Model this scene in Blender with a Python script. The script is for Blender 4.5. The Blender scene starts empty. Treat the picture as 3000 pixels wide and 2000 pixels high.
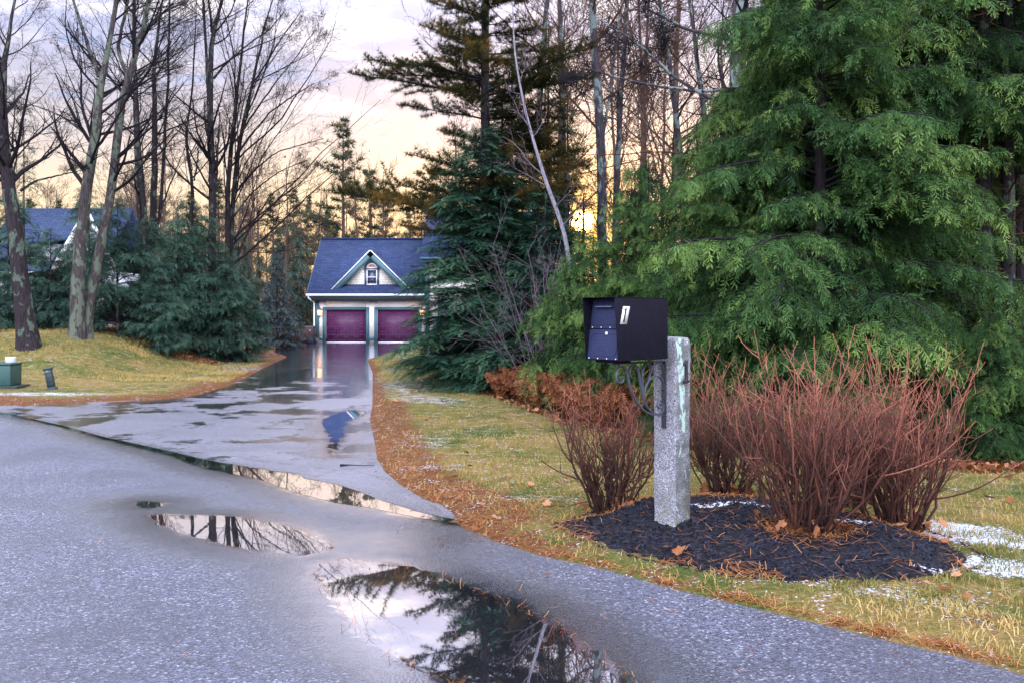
import bpy, math, random
import numpy as np
from mathutils import Vector, Matrix
from mathutils.geometry import delaunay_2d_cdt

R = math.radians
PI = math.pi
F = 2700.0      # focal length in photo pixels
H = 1.55        # eye height
scene = bpy.context.scene
COL = scene.collection
rng = np.random.default_rng(7)
random.seed(7)

def gp(px, py):
    """photo pixel on flat ground -> world x, y"""
    D = H * F / (py - 930.0)
    return ((px - 1500.0) / F * D, D)
def at(px, py, D):
    return ((px - 1500.0) / F * D, D, H + (930.0 - py) / F * D)

scene.cycles.max_bounces = 5; scene.cycles.diffuse_bounces = 2; scene.cycles.glossy_bounces = 3; scene.cycles.transmission_bounces = 2; scene.cycles.transparent_max_bounces = 4
scene.cycles.caustics_reflective = False; scene.cycles.caustics_refractive = False
# ---------------------------------------------------------------- objects
def obj(name, me, parent=None, label=None, cat=None, group=None, kind=None, loc=None):
    o = bpy.data.objects.new(name, me)
    COL.objects.link(o)
    if parent is not None: o.parent = parent
    if loc is not None: o.location = loc
    if label: o['label'] = label
    if cat: o['category'] = cat
    if group: o['group'] = group
    if kind: o['kind'] = kind
    return o
def thing(name, label, cat, loc=(0, 0, 0), rz=0, group=None):
    o = obj(name, None, None, label, cat, group, None, loc)
    o.rotation_euler = (0, 0, rz)
    o.empty_display_size = .2
    return o
def copy_thing(src, loc, rz, label, sc=1.0, group=None):
    r = src.copy(); COL.objects.link(r)
    r.location = loc; r.rotation_euler = (0, 0, rz); r.scale = (sc, sc, sc)
    r['label'] = label
    if group: r['group'] = group
    for ch in list(src.children):
        c = ch.copy(); COL.objects.link(c); c.parent = r
        for g in ch.children:
            d = g.copy(); COL.objects.link(d); d.parent = c
    return r

class Geo:
    def __init__(s):
        s.V = []; s.T = []; s.Q = []; s.P = []; s.A = []; s.n = 0
    def add(s, V, T=None, Q=None, A=None):
        V = np.asarray(V, float).reshape(-1, 3)
        if T is not None and len(T): s.T.append(np.asarray(T, int).reshape(-1, 3) + s.n)
        if Q is not None and len(Q): s.Q.append(np.asarray(Q, int).reshape(-1, 4) + s.n)
        s.V.append(V)
        s.A.append(np.zeros(len(V)) if A is None else np.broadcast_to(np.asarray(A, float), (len(V),)).copy())
        s.n += len(V)
        return s
    def poly(s, V):
        s.P.append([s.n + i for i in range(len(V))])
        s.V.append(np.asarray(V, float)); s.A.append(np.zeros(len(V))); s.n += len(V)
        return s
    def box(s, x0, x1, y0, y1, z0, z1, M=None):
        v = np.array([(x, y, z) for z in (z0, z1) for y in (y0, y1) for x in (x0, x1)], float)
        if M is not None: v = np.array([M @ Vector(p) for p in v])
        return s.add(v, Q=[(0, 2, 3, 1), (4, 5, 7, 6), (0, 1, 5, 4), (2, 6, 7, 3), (0, 4, 6, 2), (1, 3, 7, 5)])
    def prism(s, pts, d):
        """pts: closed 3-D outline, d: extrusion vector"""
        p = np.asarray(pts, float); d = np.asarray(d, float); k = len(p); n0 = s.n
        s.V.append(np.vstack([p, p + d])); s.A.append(np.zeros(2 * k)); s.n += 2 * k
        s.P.append([n0 + i for i in range(k)][::-1]); s.P.append([n0 + k + i for i in range(k)])
        for i in range(k):
            j = (i + 1) % k
            s.P.append([n0 + i, n0 + j, n0 + k + j, n0 + k + i])
        return s
    def tubes(s, P, Rr, sides=5, A=None, cap=False):
        """P (B,n,3), Rr (B,n)"""
        P = np.asarray(P, float); Rr = np.asarray(Rr, float)
        B, n = P.shape[:2]
        if B == 0: return s
        T = np.gradient(P, axis=1); T /= np.linalg.norm(T, axis=2, keepdims=True) + 1e-9
        m = P[:, -1] - P[:, 0]; m /= np.linalg.norm(m, axis=1, keepdims=True) + 1e-9
        ref = np.where(np.abs(m[:, 2:3]) < .8, np.array([[0, 0, 1.]]), np.array([[1., 0, 0]]))[:, None, :]
        U = np.cross(T, np.broadcast_to(ref, T.shape)); U /= np.linalg.norm(U, axis=2, keepdims=True) + 1e-9
        W = np.cross(T, U)
        a = np.arange(sides) * 2 * PI / sides
        ring = P[:, :, None, :] + Rr[:, :, None, None] * (np.cos(a)[None, None, :, None] * U[:, :, None, :] + np.sin(a)[None, None, :, None] * W[:, :, None, :])
        idx = np.arange(B * n * sides).reshape(B, n, sides)
        q = np.stack([idx[:, :-1], np.roll(idx[:, :-1], -1, 2), np.roll(idx[:, 1:], -1, 2), idx[:, 1:]], -1).reshape(-1, 4)
        if A is not None: A = np.repeat(np.asarray(A, float).reshape(-1), sides) if np.ndim(A) else A
        n0 = s.n
        s.add(ring.reshape(-1, 3), Q=q[:, ::-1], A=A)
        if cap:
            for b in range(B):
                s.P.append(list(n0 + idx[b, 0])); s.P.append(list(n0 + idx[b, -1][::-1]))
        return s
    def stamp(s, V, T, Q, pos, M, A=None, A0=None):
        """instances of a prototype: pos (N,3), M (N,3,3) columns = axes"""
        N = len(pos); k = len(V)
        if N == 0: return s
        X = np.einsum('nij,kj->nki', M, V) + pos[:, None, :]
        off = (np.arange(N) * k)[:, None, None]
        TT = (T[None] + off).reshape(-1, 3) if T is not None and len(T) else None
        QQ = (Q[None] + off).reshape(-1, 4) if Q is not None and len(Q) else None
        a = np.zeros((N, k))
        if A is not None: a = a + np.asarray(A)[:, None]
        if A0 is not None: a = a + np.asarray(A0)[None, :]
        return s.add(X.reshape(-1, 3), TT, QQ, a.reshape(-1))
    def mesh(s, name, mat, smooth=False, attr='tint', extra=None):
        me = bpy.data.meshes.new(name)
        V = np.vstack(s.V) if s.V else np.zeros((0, 3))
        T = np.vstack(s.T) if s.T else np.zeros((0, 3), int)
        Q = np.vstack(s.Q) if s.Q else np.zeros((0, 4), int)
        me.vertices.add(len(V)); me.vertices.foreach_set('co', V.astype(np.float32).ravel())
        pl = [len(p) for p in s.P]
        loops = np.concatenate([T.ravel(), Q.ravel()] + [np.array(p, int) for p in s.P]) if (len(T) + len(Q) + len(pl)) else np.zeros(0, int)
        tot = np.concatenate([np.full(len(T), 3), np.full(len(Q), 4), np.array(pl, int)]).astype(int)
        st = np.concatenate([[0], np.cumsum(tot)[:-1]]).astype(int)
        me.loops.add(len(loops)); me.loops.foreach_set('vertex_index', loops.astype(np.int32))
        me.polygons.add(len(tot)); me.polygons.foreach_set('loop_start', st.astype(np.int32))
        me.polygons.foreach_set('loop_total', tot.astype(np.int32))
        if smooth: me.polygons.foreach_set('use_smooth', np.ones(len(tot), bool))
        if attr:
            a = me.attributes.new(attr, 'FLOAT', 'POINT'); a.data.foreach_set('value', np.concatenate(s.A).astype(np.float32))
        for k_, v_ in (extra or {}).items():
            a = me.attributes.new(k_, 'FLOAT', 'POINT'); a.data.foreach_set('value', np.asarray(v_, np.float32))
        me.update(calc_edges=True)
        if mat: me.materials.append(mat)
        return me

def bevel(o, w=.01, seg=2):
    m = o.modifiers.new('bevel', 'BEVEL'); m.width = w; m.segments = seg; m.limit_method = 'ANGLE'
    return o
def part(name, geo, mat, parent, smooth=False, label=None, bev=None, **k):
    o = obj(name, geo.mesh(name, mat, smooth, attr=None), parent, label=label, **k)
    if bev: bevel(o, bev)
    return o

# ---------------------------------------------------------------- noise / polygons in numpy
_perm = np.random.default_rng(3).random((64, 64))
def vnoise(x, y):
    xi = np.floor(x).astype(int); yi = np.floor(y).astype(int)
    fx = x - xi; fy = y - yi
    fx = fx * fx * (3 - 2 * fx); fy = fy * fy * (3 - 2 * fy)
    g = lambda a, b: _perm[a % 64, b % 64]
    return (g(xi, yi) * (1 - fx) + g(xi + 1, yi) * fx) * (1 - fy) + (g(xi, yi + 1) * (1 - fx) + g(xi + 1, yi + 1) * fx) * fy
def fbm(x, y, o=4):
    r = 0; a = .5
    for i in range(o):
        r = r + a * vnoise(x + 13.7 * i, y + 7.3 * i); x = x * 2.03; y = y * 2.03; a *= .5
    return r
def smooth(a, b, x):
    t = np.clip((x - a) / (b - a), 0, 1); return t * t * (3 - 2 * t)
def seg_dist(x, y, poly, closed=True):
    x = np.asarray(x, float); y = np.asarray(y, float)
    p = np.array(poly, float); q = np.roll(p, -1, 0)
    if not closed: p, q = p[:-1], q[:-1]
    d = np.full(x.shape, 1e9)
    for (ax, ay), (bx, by) in zip(p, q):
        dx, dy = bx - ax, by - ay
        t = np.clip(((x - ax) * dx + (y - ay) * dy) / (dx * dx + dy * dy + 1e-12), 0, 1)
        d = np.minimum(d, np.hypot(x - ax - t * dx, y - ay - t * dy))
    return d
def inside(x, y, poly):
    c = np.zeros(np.shape(x), bool); n = len(poly)
    for i in range(n):
        ax, ay = poly[i]; bx, by = poly[(i + 1) % n]
        if ay == by: continue
        c ^= ((ay > y) != (by > y)) & (x < (bx - ax) * (y - ay) / (by - ay) + ax)
    return c
def sdist(x, y, poly):
    d = seg_dist(x, y, poly); return np.where(inside(x, y, poly), -d, d)

# ---------------------------------------------------------------- materials
class NT:
    def __init__(s, name):
        s.m = bpy.data.materials.new(name); s.m.use_nodes = True
        s.t = s.m.node_tree; s.t.nodes.clear()
        s.out = s.t.nodes.new('ShaderNodeOutputMaterial')
    def n(s, typ, ins=None, **props):
        nd = s.t.nodes.new('ShaderNode' + typ)
        for k, v in props.items(): setattr(nd, k, v)
        for k, v in (ins or {}).items(): s.link(v, nd.inputs[k])
        return nd
    def link(s, v, sock):
        if isinstance(v, bpy.types.NodeSocket): s.t.links.new(v, sock)
        elif isinstance(v, bpy.types.Node): s.t.links.new(v.outputs[0], sock)
        else:
            if isinstance(v, (tuple, list)) and len(v) == 3 and sock.type == 'RGBA': v = (*v, 1)
            sock.default_value = v
    def math(s, op, a, b=0.0, c=None, clamp=False):
        nd = s.t.nodes.new('ShaderNodeMath'); nd.operation = op; nd.use_clamp = clamp
        s.link(a, nd.inputs[0]); s.link(b, nd.inputs[1])
        if c is not None: s.link(c, nd.inputs[2])
        return nd.outputs[0]
    def mix(s, f, a, b, mode='MIX'):
        nd = s.t.nodes.new('ShaderNodeMix'); nd.data_type = 'RGBA'; nd.blend_type = mode
        s.link(f, nd.inputs[0]); s.link(a, nd.inputs[6]); s.link(b, nd.inputs[7])
        return nd.outputs[2]
    def rng(s, v, a, b, c=0., d=1., kind='SMOOTHSTEP'):
        nd = s.t.nodes.new('ShaderNodeMapRange'); nd.interpolation_type = kind; nd.clamp = True if kind == 'LINEAR' else nd.clamp
        for k, x in zip(range(5), (v, a, b, c, d)): s.link(x, nd.inputs[k])
        return nd.outputs[0]
    def ramp(s, v, stops):
        nd = s.t.nodes.new('ShaderNodeValToRGB'); e = nd.color_ramp.elements
        while len(e) < len(stops): e.new(.5)
        for i, (p, c) in enumerate(stops): e[i].position = p; e[i].color = (*c, 1)
        s.link(v, nd.inputs[0]); return nd.outputs[0]
    def noise(s, vec, scale, detail=4, rough=.55, dist=0):
        nd = s.n('TexNoise', {'Scale': scale, 'Detail': detail, 'Roughness': rough, 'Distortion': dist})
        if vec is not None: s.link(vec, nd.inputs['Vector'])
        return nd.outputs[0]
    def vor(s, vec, scale, feature='F1', out=0):
        nd = s.n('TexVoronoi', {'Scale': scale}, feature=feature)
        if vec is not None: s.link(vec, nd.inputs['Vector'])
        return nd.outputs[out]
    def pos(s): return s.n('NewGeometry').outputs['Position']
    def oc(s): return s.n('TexCoord').outputs['Object']
    def attr(s, name): return s.n('Attribute', attribute_name=name).outputs['Fac']
    def scale(s, vec, v): return s.n('Mapping', {'Vector': vec, 'Scale': v}).outputs[0]
    def bump(s, h, strength=.5, dist=.02, normal=None):
        nd = s.n('Bump', {'Height': h, 'Strength': strength, 'Distance': dist})
        if normal is not None: s.link(normal, nd.inputs['Normal'])
        return nd.outputs[0]
    def bsdf(s, **k):
        nd = s.t.nodes.new('ShaderNodeBsdfPrincipled')
        for a, v in k.items():
            s.link(v, nd.inputs[{'color': 'Base Color', 'rough': 'Roughness', 'metal': 'Metallic', 'normal': 'Normal', 'spec': 'Specular IOR Level', 'ior': 'IOR',
                                 'coat': 'Coat Weight', 'coatr': 'Coat Roughness', 'emit': 'Emission Color', 'estr': 'Emission Strength', 'trans': 'Transmission Weight', 'alpha': 'Alpha', 'coatn': 'Coat Normal'}[a]])
        return nd.outputs[0]
    def done(s, sh): s.link(sh, s.out.inputs[0]); return s.m

def paint(name, c, rough=.5, var=.08, scale=6, bump=.0, metal=0., spec=.5):
    t = NT(name); p = t.oc()
    f = t.noise(p, scale, 5, .6)
    c2 = tuple(max(0, x * (1 - var * 3)) for x in c); c1 = tuple(min(1, x * (1 + var * 2)) for x in c)
    col = t.ramp(f, [(.25, c2), (.75, c1)])
    k = dict(color=col, rough=t.rng(f, .2, .8, rough * .85, min(1, rough * 1.2), 'LINEAR'), metal=metal, spec=spec)
    if bump: k['normal'] = t.bump(t.noise(p, scale * 12, 4), bump, .01)
    return t.done(t.bsdf(**k))

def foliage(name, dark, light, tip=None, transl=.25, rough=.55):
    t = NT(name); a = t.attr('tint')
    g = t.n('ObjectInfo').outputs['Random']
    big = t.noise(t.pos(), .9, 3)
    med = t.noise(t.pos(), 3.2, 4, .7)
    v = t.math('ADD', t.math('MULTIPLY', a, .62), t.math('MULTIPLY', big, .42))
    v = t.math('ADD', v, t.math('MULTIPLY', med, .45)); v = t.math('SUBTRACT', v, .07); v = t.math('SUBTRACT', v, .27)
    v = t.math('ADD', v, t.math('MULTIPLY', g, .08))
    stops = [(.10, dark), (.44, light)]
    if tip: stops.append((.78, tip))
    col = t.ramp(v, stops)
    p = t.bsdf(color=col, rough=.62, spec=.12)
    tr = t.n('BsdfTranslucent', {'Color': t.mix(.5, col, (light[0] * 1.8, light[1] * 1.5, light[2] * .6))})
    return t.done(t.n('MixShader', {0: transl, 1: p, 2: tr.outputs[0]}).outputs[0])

def bark(name, a, b, lichen=None, amount=.5, sc=1.0):
    t = NT(name); p = t.pos()
    st = t.scale(p, (9 * sc, 9 * sc, 1.6 * sc))
    f = t.noise(st, 3.2, 6, .65)
    col = t.ramp(f, [(.3, a), (.72, b)])
    hgt = f
    if lichen:
        l = t.noise(t.scale(p, (1, 1, .5)), 5.0 * sc, 5, .6)
        k = t.rng(l, .62 - amount * .22, .66 - amount * .2)
        k2 = t.math('MULTIPLY', k, t.rng(t.noise(p, 40, 3), .3, .6, .4, 1.))
        col = t.mix(k2, col, lichen)
    return t.done(t.bsdf(color=col, rough=.9, spec=.12, normal=t.bump(hgt, .9, .03)))
# ---------------------------------------------------------------- layout on the ground (world metres)
ROAD_R = [gp(*p) for p in [(1373, 1543), (1478, 1584), (1600, 1622), (1791, 1663), (1983, 1717), (2174, 1762), (2365, 1807), (2588, 1861), (2812, 1912), (3000, 1963)]]
SEAM = [gp(px * 1.2755, py * 1.2755) for px, py in [(0, 948), (150, 979), (300, 1019), (400, 1045), (480, 1064), (600, 1095), (700, 1128), (780, 1140), (850, 1158), (950, 1180), (1060, 1199)]]
SEAM[-1] = gp(1365, 1533)
ROAD = [(-40, 46.7)] + SEAM + ROAD_R + [(4.6, 1.6), (14, -8.4), (9, -14), (-47, 39)]
DR = [gp(*p) for p in [(1359, 1519), (1325, 1490), (1249, 1457), (1191, 1423), (1139, 1380), (1115, 1342), (1105, 1285), (1091, 1227), (1098, 1189), (1096, 1093), (1079, 1053), (1172, 1024), (1215, 1016)]]
DL = [gp(*p) for p in [(795, 1014), (803, 1032), (839, 1045), (759, 1081), (714, 1108), (647, 1135), (571, 1157), (469, 1168), (312, 1175), (134, 1182), (0, 1188)]]
DRIVE = SEAM + DR + [(-4.2, 52), (-4.2, 57.5), (-15.5, 57.5)] + DL + [(-10.6, 17.2), (-10.6, 17.25)]
WOODS_LINE = [(-3.0, 60), gp(1240, 1047), gp(1350, 1122), gp(1500, 1178), gp(1680, 1248), gp(1950, 1300), gp(2500, 1368), gp(2850, 1385), gp(3100, 1380), (12, 8.0), (60, 6)]
WOODS = WOODS_LINE + [(60, 200), (-3, 200)]
BEDP = [(1608, 1553), (1700, 1603), (1850, 1652), (2000, 1686), (2150, 1712), (2300, 1725), (2500, 1728), (2700, 1722), (2850, 1697), (2905, 1660), (2820, 1610), (2700, 1568), (2500, 1520), (2300, 1490), (2100, 1478), (1900, 1488), (1750, 1508)]
BED = [gp(*p) for p in BEDP]
def wob(poly, n=4, amp=.03, seed=1):
    """subdivide an outline and make it uneven"""
    r = np.random.default_rng(seed); out = []
    for i in range(len(poly)):
        a = np.array(poly[i]); b = np.array(poly[(i + 1) % len(poly)])
        for k in range(n):
            t = k / n; w = min(amp, np.linalg.norm(b - a) * .2)
            out.append(tuple(a + (b - a) * t + r.normal(0, w, 2) * (1 if k else .4)))
    return out
def dp(l): return [gp(x * 1.2755, y * 1.2755) for x, y in l]
PUD_SEAM = dp([(-40, 938), (60, 958), (150, 978), (230, 1001), (300, 1016), (400, 1038), (480, 1057), (560, 1070), (640, 1083), (685, 1088), (700, 1098), (780, 1113), (830, 1130), (870, 1146), (950, 1172), (1060, 1196), (1040, 1200), (960, 1188), (860, 1167), (760, 1151), (680, 1131), (600, 1101), (470, 1073), (400, 1046), (300, 1020), (230, 1003.6), (150, 980.5), (60, 960), (-40, 939.6)])
PUD_A = dp([(312, 1154), (330, 1151), (345, 1153), (375, 1155), (374, 1162), (340, 1165), (315, 1161)])
PUD_B = dp([(346, 1182), (400, 1181), (480, 1184), (560, 1187), (640, 1203), (700, 1220), (755, 1243), (760, 1262), (700, 1273), (620, 1268), (520, 1250), (440, 1230), (370, 1205)])
PUD_C = dp([(735, 1295), (800, 1283), (880, 1290), (960, 1305), (1060, 1340), (1180, 1385), (1300, 1450), (1390, 1515), (1480, 1580), (1560, 1660), (1300, 1660), (1080, 1590), (960, 1540), (880, 1492), (830, 1455), (790, 1410), (755, 1365), (722, 1325)])
PUD_D = dp([(760, 1012), (752, 990), (742, 966), (790, 945), (812, 941), (832, 949), (822, 956), (800, 966), (792, 985), (786, 1003), (772, 1030), (762, 1045), (754, 1038)])
PUD_E = dp([(640, 857), (700, 846), (770, 846), (810, 850), (815, 862), (760, 866), (690, 868), (640, 885), (600, 882), (612, 868)])
PUD_F = dp([(812, 862), (850, 858), (853, 872), (830, 884), (818, 905), (795, 912), (790, 900), (805, 885)])
SHEEN = dp([(780, 1235), (900, 1222), (1000, 1232), (960, 1262), (820, 1268)])

def pave_sd(x, y):
    s_ = np.minimum(sdist(x, y, ROAD), sdist(x, y, DRIVE))
    de = np.hypot(x - SEAM[-1][0], y - SEAM[-1][1]); dl = np.hypot(x + 10.4, y - 17.3)
    # the joint between the two pavements is not an outer edge
    return np.minimum(s_, seg_dist(x, y, [(-10.4, 17.3)] + SEAM, False) - np.minimum(.45, np.minimum(de, dl) * .6))
def ground_z(x, y, sd=None):
    x = np.asarray(x, float); y = np.asarray(y, float)
    if sd is None: sd = pave_sd(x, y)
    z = np.clip(.012 + .22 * sd, -.05, .045)
    m = smooth(0, 1.6, sd)
    z = z + m * (fbm(x * .55, y * .55, 3) - .45) * .09
    z = z + smooth(.02, .3, sd) * (fbm(x * 5, y * 5, 3) - .45) * .03
    # mound on the left
    mound = 1.12 * smooth(-8.2, -13.5, x - (y - 26) * .03) * smooth(17.8, 26.5, y) * smooth(.2, 4, sd)
    z = z + mound * (1 - .35 * smooth(40, 60, y))
    z = z + smooth(2, 30, sd) * smooth(20, 90, y) * .5 * fbm(x * .05, y * .05, 2)
    return z
def gz(x, y): return float(ground_z(np.array([x]), np.array([y]))[0])

# ---------------------------------------------------------------- setting materials
def mat_road(name, base, grain, drive=False):
    t = NT(name); p = t.pos()
    sd = t.attr('pud')
    n1 = t.noise(p, .8, 5, .6); n2 = t.noise(p, 6.0, 4)
    sd2 = t.math('ADD', sd, t.math('MULTIPLY', t.math('SUBTRACT', n2, .5), .22))
    wet = t.rng(sd2, .75 if not drive else .5, .0)        # 1 at the water's edge
    core = t.rng(sd2, .10, -.02)
    agg = t.vor(p, grain)
    aggc = t.vor(p, grain, out=1)
    sep = t.n('SeparateColor', {0: aggc}).outputs[0]
    fine = t.noise(p, grain * 1.8, 3, .7)
    col = t.mix(t.rng(sep, .1, 1., 0, 1, 'LINEAR'), tuple(c * .45 for c in base), tuple(min(1, c * 3.2) for c in base))
    col = t.mix(t.rng(fine, .35, .7), t.mix(.55, col, (.02, .02, .028)), col)
    bright = t.math('GREATER_THAN', sep, .93)
    col = t.mix(t.math('MULTIPLY', bright, .6), col, (.42, .42, .46))
    col = t.mix(t.rng(n1, .38, .66, 0, .6), col, tuple(c * .5 for c in base))
    if not drive:
        cw = t.n('Mapping', {'Vector': p, 'Scale': (.16, .22, 1), 'Rotation': (0, 0, .6)}).outputs[0]
        ce = t.math('ADD', t.vor(cw, 1.0, 'DISTANCE_TO_EDGE'), t.math('MULTIPLY', t.math('SUBTRACT', t.noise(p, 2.5, 5, .7), .5), .05))
        ck = t.math('MULTIPLY', t.rng(t.math('ABSOLUTE', ce), .0022, .0), t.rng(n1, .46, .52))
        col = t.mix(t.math('MULTIPLY', ck, .8), col, (.008, .008, .012))
        col = t.mix(t.math('MULTIPLY', t.rng(t.noise(p, 2.3, 6, .7), .58, .70), .5), col, (.03, .03, .038))
    if drive:
        cr = t.vor(t.n('Mapping', {'Vector': p, 'Scale': (.32, .16, 1)}).outputs[0], 1.0, 'DISTANCE_TO_EDGE')
        wv = t.math('ADD', cr, t.math('MULTIPLY', t.math('SUBTRACT', t.noise(p, 3, 4), .5), .06))
        crack = t.rng(t.math('ABSOLUTE', wv), .004, .0)
        col = t.mix(t.math('MULTIPLY', crack, .7), col, (.012, .012, .02))
    col = t.mix(t.math('MULTIPLY', wet, .8), col, tuple(c * .28 for c in base))
    h = t.math('ADD', t.math('MULTIPLY', agg, 1.0), t.math('MULTIPLY', fine, .6))
    damp = t.rng(n1, .35, .7)
    if drive:
        y = t.n('SeparateXYZ', {0: p}).outputs[1]
        far = t.rng(y, 13, 30)
        st = t.noise(t.scale(p, (.55, .5, 1)), 1.5, 7, .68)
        wetn = t.rng(t.math('ADD', st, t.math('MULTIPLY', far, .20)), .52, .57)
        apron = t.math('MULTIPLY', t.rng(y, 35, 43), t.rng(t.noise(t.scale(p, (.8, .6, 1)), 1.5, 7, .7), .44, .53, .15, 1.0))
        wetn = t.math('MAXIMUM', wetn, apron)
        core = t.math('MAXIMUM', core, t.math('MULTIPLY', wetn, .8))
        wet = t.math('MAXIMUM', wet, t.math('MULTIPLY', wetn, .9))
    bs = t.rng(wet, 0, 1, .45 if drive else .85, .14, 'LINEAR')
    bs = t.math('MULTIPLY', bs, t.math('SUBTRACT', 1.0, t.math('MULTIPLY', core, .80 if drive else .93)))
    nrm = t.n('Bump', {'Height': h, 'Strength': bs, 'Distance': .006}).outputs[0]
    if drive: nrm = t.bump(t.noise(t.scale(p, (.7, 1.3, 1)), 2.2, 4, .6), .8, .003, nrm)
    rough = t.rng(wet, 0, 1, .30 if drive else .42, .20, 'LINEAR')
    rough = t.mix(core, rough, (.075 if drive else .035,) * 3)
    rough = t.math('ADD', rough, t.math('MULTIPLY', damp, .04))
    b = t.bsdf(color=col, rough=rough, normal=nrm, ior=1.5, spec=.6)
    # the film of water lying in the pores
    g = t.n('BsdfGlossy', {'Color': (.92, .93, 1.0), 'Roughness': t.math('MULTIPLY', rough, .8), 'Normal': nrm})
    lw = t.n('Fresnel', {'IOR': 1.6, 'Normal': nrm}).outputs[0]
    wc = t.math('MAXIMUM', wet, core)
    f = t.math('MULTIPLY', t.rng(wc, 0, 1, .55 if drive else .26, 1.2, 'LINEAR'), t.math('POWER', lw, t.rng(wc, 0, 1, .72, .42, 'LINEAR')), clamp=True)
    return t.done(t.n('MixShader', {0: f, 1: b, 2: g.outputs[0]}).outputs[0])
def mat_water():
    t = NT('puddle water'); p = t.pos()
    n = t.bump(t.noise(p, 6, 2), .012, .01)
    b = t.bsdf(color=(.02, .022, .03), rough=.06, normal=n)
    g = t.n('BsdfGlossy', {'Color': (.97, .97, 1.0), 'Roughness': .012, 'Normal': n})
    lw = t.n('Fresnel', {'IOR': 1.75, 'Normal': n}).outputs[0]
    f = t.math('POWER', lw, .28, clamp=True)
    return t.done(t.n('MixShader', {0: f, 1: b, 2: g.outputs[0]}).outputs[0])
def mat_ground():
    t = NT('lawn and woodland soil'); p = t.pos()
    n1 = t.noise(p, .7, 5, .6); n2 = t.noise(p, 5, 5, .6); n3 = t.noise(p, 40, 4, .7)
    grass = t.ramp(t.math('ADD', t.math('MULTIPLY', n1, .55), t.math('MULTIPLY', n2, .45)), [(.38, (.09, .14, .035)), (.47, (.22, .21, .06)), (.56, (.40, .28, .10)), (.68, (.34, .20, .09))])
    grass = t.mix(t.rng(n3, .3, .7), t.mix(.6, grass, (.03, .03, .012)), grass)
    litter = t.ramp(n3, [(.3, (.05, .02, .012)), (.5, (.20, .085, .035)), (.75, (.36, .19, .09))])
    lk = t.rng(t.math('ADD', t.attr('litter'), t.math('MULTIPLY', t.math('SUBTRACT', n2, .5), .9)), .38, .62)
    col = t.mix(lk, grass, litter)
    lv = t.vor(p, 9, out=1); lvs = t.n('SeparateColor', {0: lv}).outputs[0]
    leaf = t.ramp(lvs, [(.1, (.05, .02, .012)), (.4, (.15, .05, .02)), (.7, (.28, .11, .04)), (.95, (.42, .24, .13))])
    leaf = t.mix(t.rng(n3, .35, .6), (.015, .01, .008), leaf)
    wk = t.rng(t.math('ADD', t.attr('woods'), t.math('MULTIPLY', t.math('SUBTRACT', n2, .5), .5)), .35, .6)
    col = t.mix(wk, col, leaf)
    sn = t.math('ADD', t.attr('snow'), t.math('MULTIPLY', t.math('SUBTRACT', n2, .5), 1.3)); sn = t.math('SUBTRACT', sn, .04)
    sn = t.math('ADD', sn, t.math('MULTIPLY', t.math('SUBTRACT', n3, .5), 2.6))
    sk = t.rng(sn, .54, .62)
    col = t.mix(sk, col, (.80, .84, .95))
    hh = t.math('ADD', n3, t.math('MULTIPLY', t.noise(p, 160, 3), .5))
    hh = t.math('ADD', hh, t.math('MULTIPLY', sk, .3))
    return t.done(t.bsdf(color=col, rough=.95, spec=.08, normal=t.bump(hh, 1.0, .03)))
def mat_mulch():
    t = NT('black mulch'); p = t.pos()
    n2 = t.noise(p, 7, 4, .6); n3 = t.noise(p, 60, 5, .75); v = t.vor(t.scale(p, (1, 1.5, 1)), 45, out=1)
    c = t.n('SeparateColor', {0: v}).outputs[0]
    col = t.ramp(t.math('MULTIPLY', c, n3), [(.08, (.002, .002, .005)), (.35, (.007, .008, .018)), (.62, (.025, .028, .05))])
    br = t.rng(t.noise(p, 22, 4, .7), .58, .66)
    col = t.mix(t.math('MULTIPLY', br, .5), col, (.11, .045, .025))
    sn = t.math('ADD', t.attr('snow'), t.math('MULTIPLY', t.math('SUBTRACT', n2, .5), .8))
    sn = t.math('ADD', sn, t.math('MULTIPLY', t.math('SUBTRACT', n3, .5), 2.0))
    sk = t.rng(sn, .55, .62)
    col = t.mix(sk, col, (.78, .83, .97))
    return t.done(t.bsdf(color=col, rough=.6, spec=.3, normal=t.bump(t.math('ADD', n3, c), 1.0, .02)))

M_ROAD = mat_road('wet road asphalt', (.068, .073, .112), 82)
M_DRIVE = mat_road('wet driveway asphalt', (.155, .155, .20), 120, True)
M_WATER = mat_water(); M_GROUND = mat_ground(); M_MULCH = mat_mulch()

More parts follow.
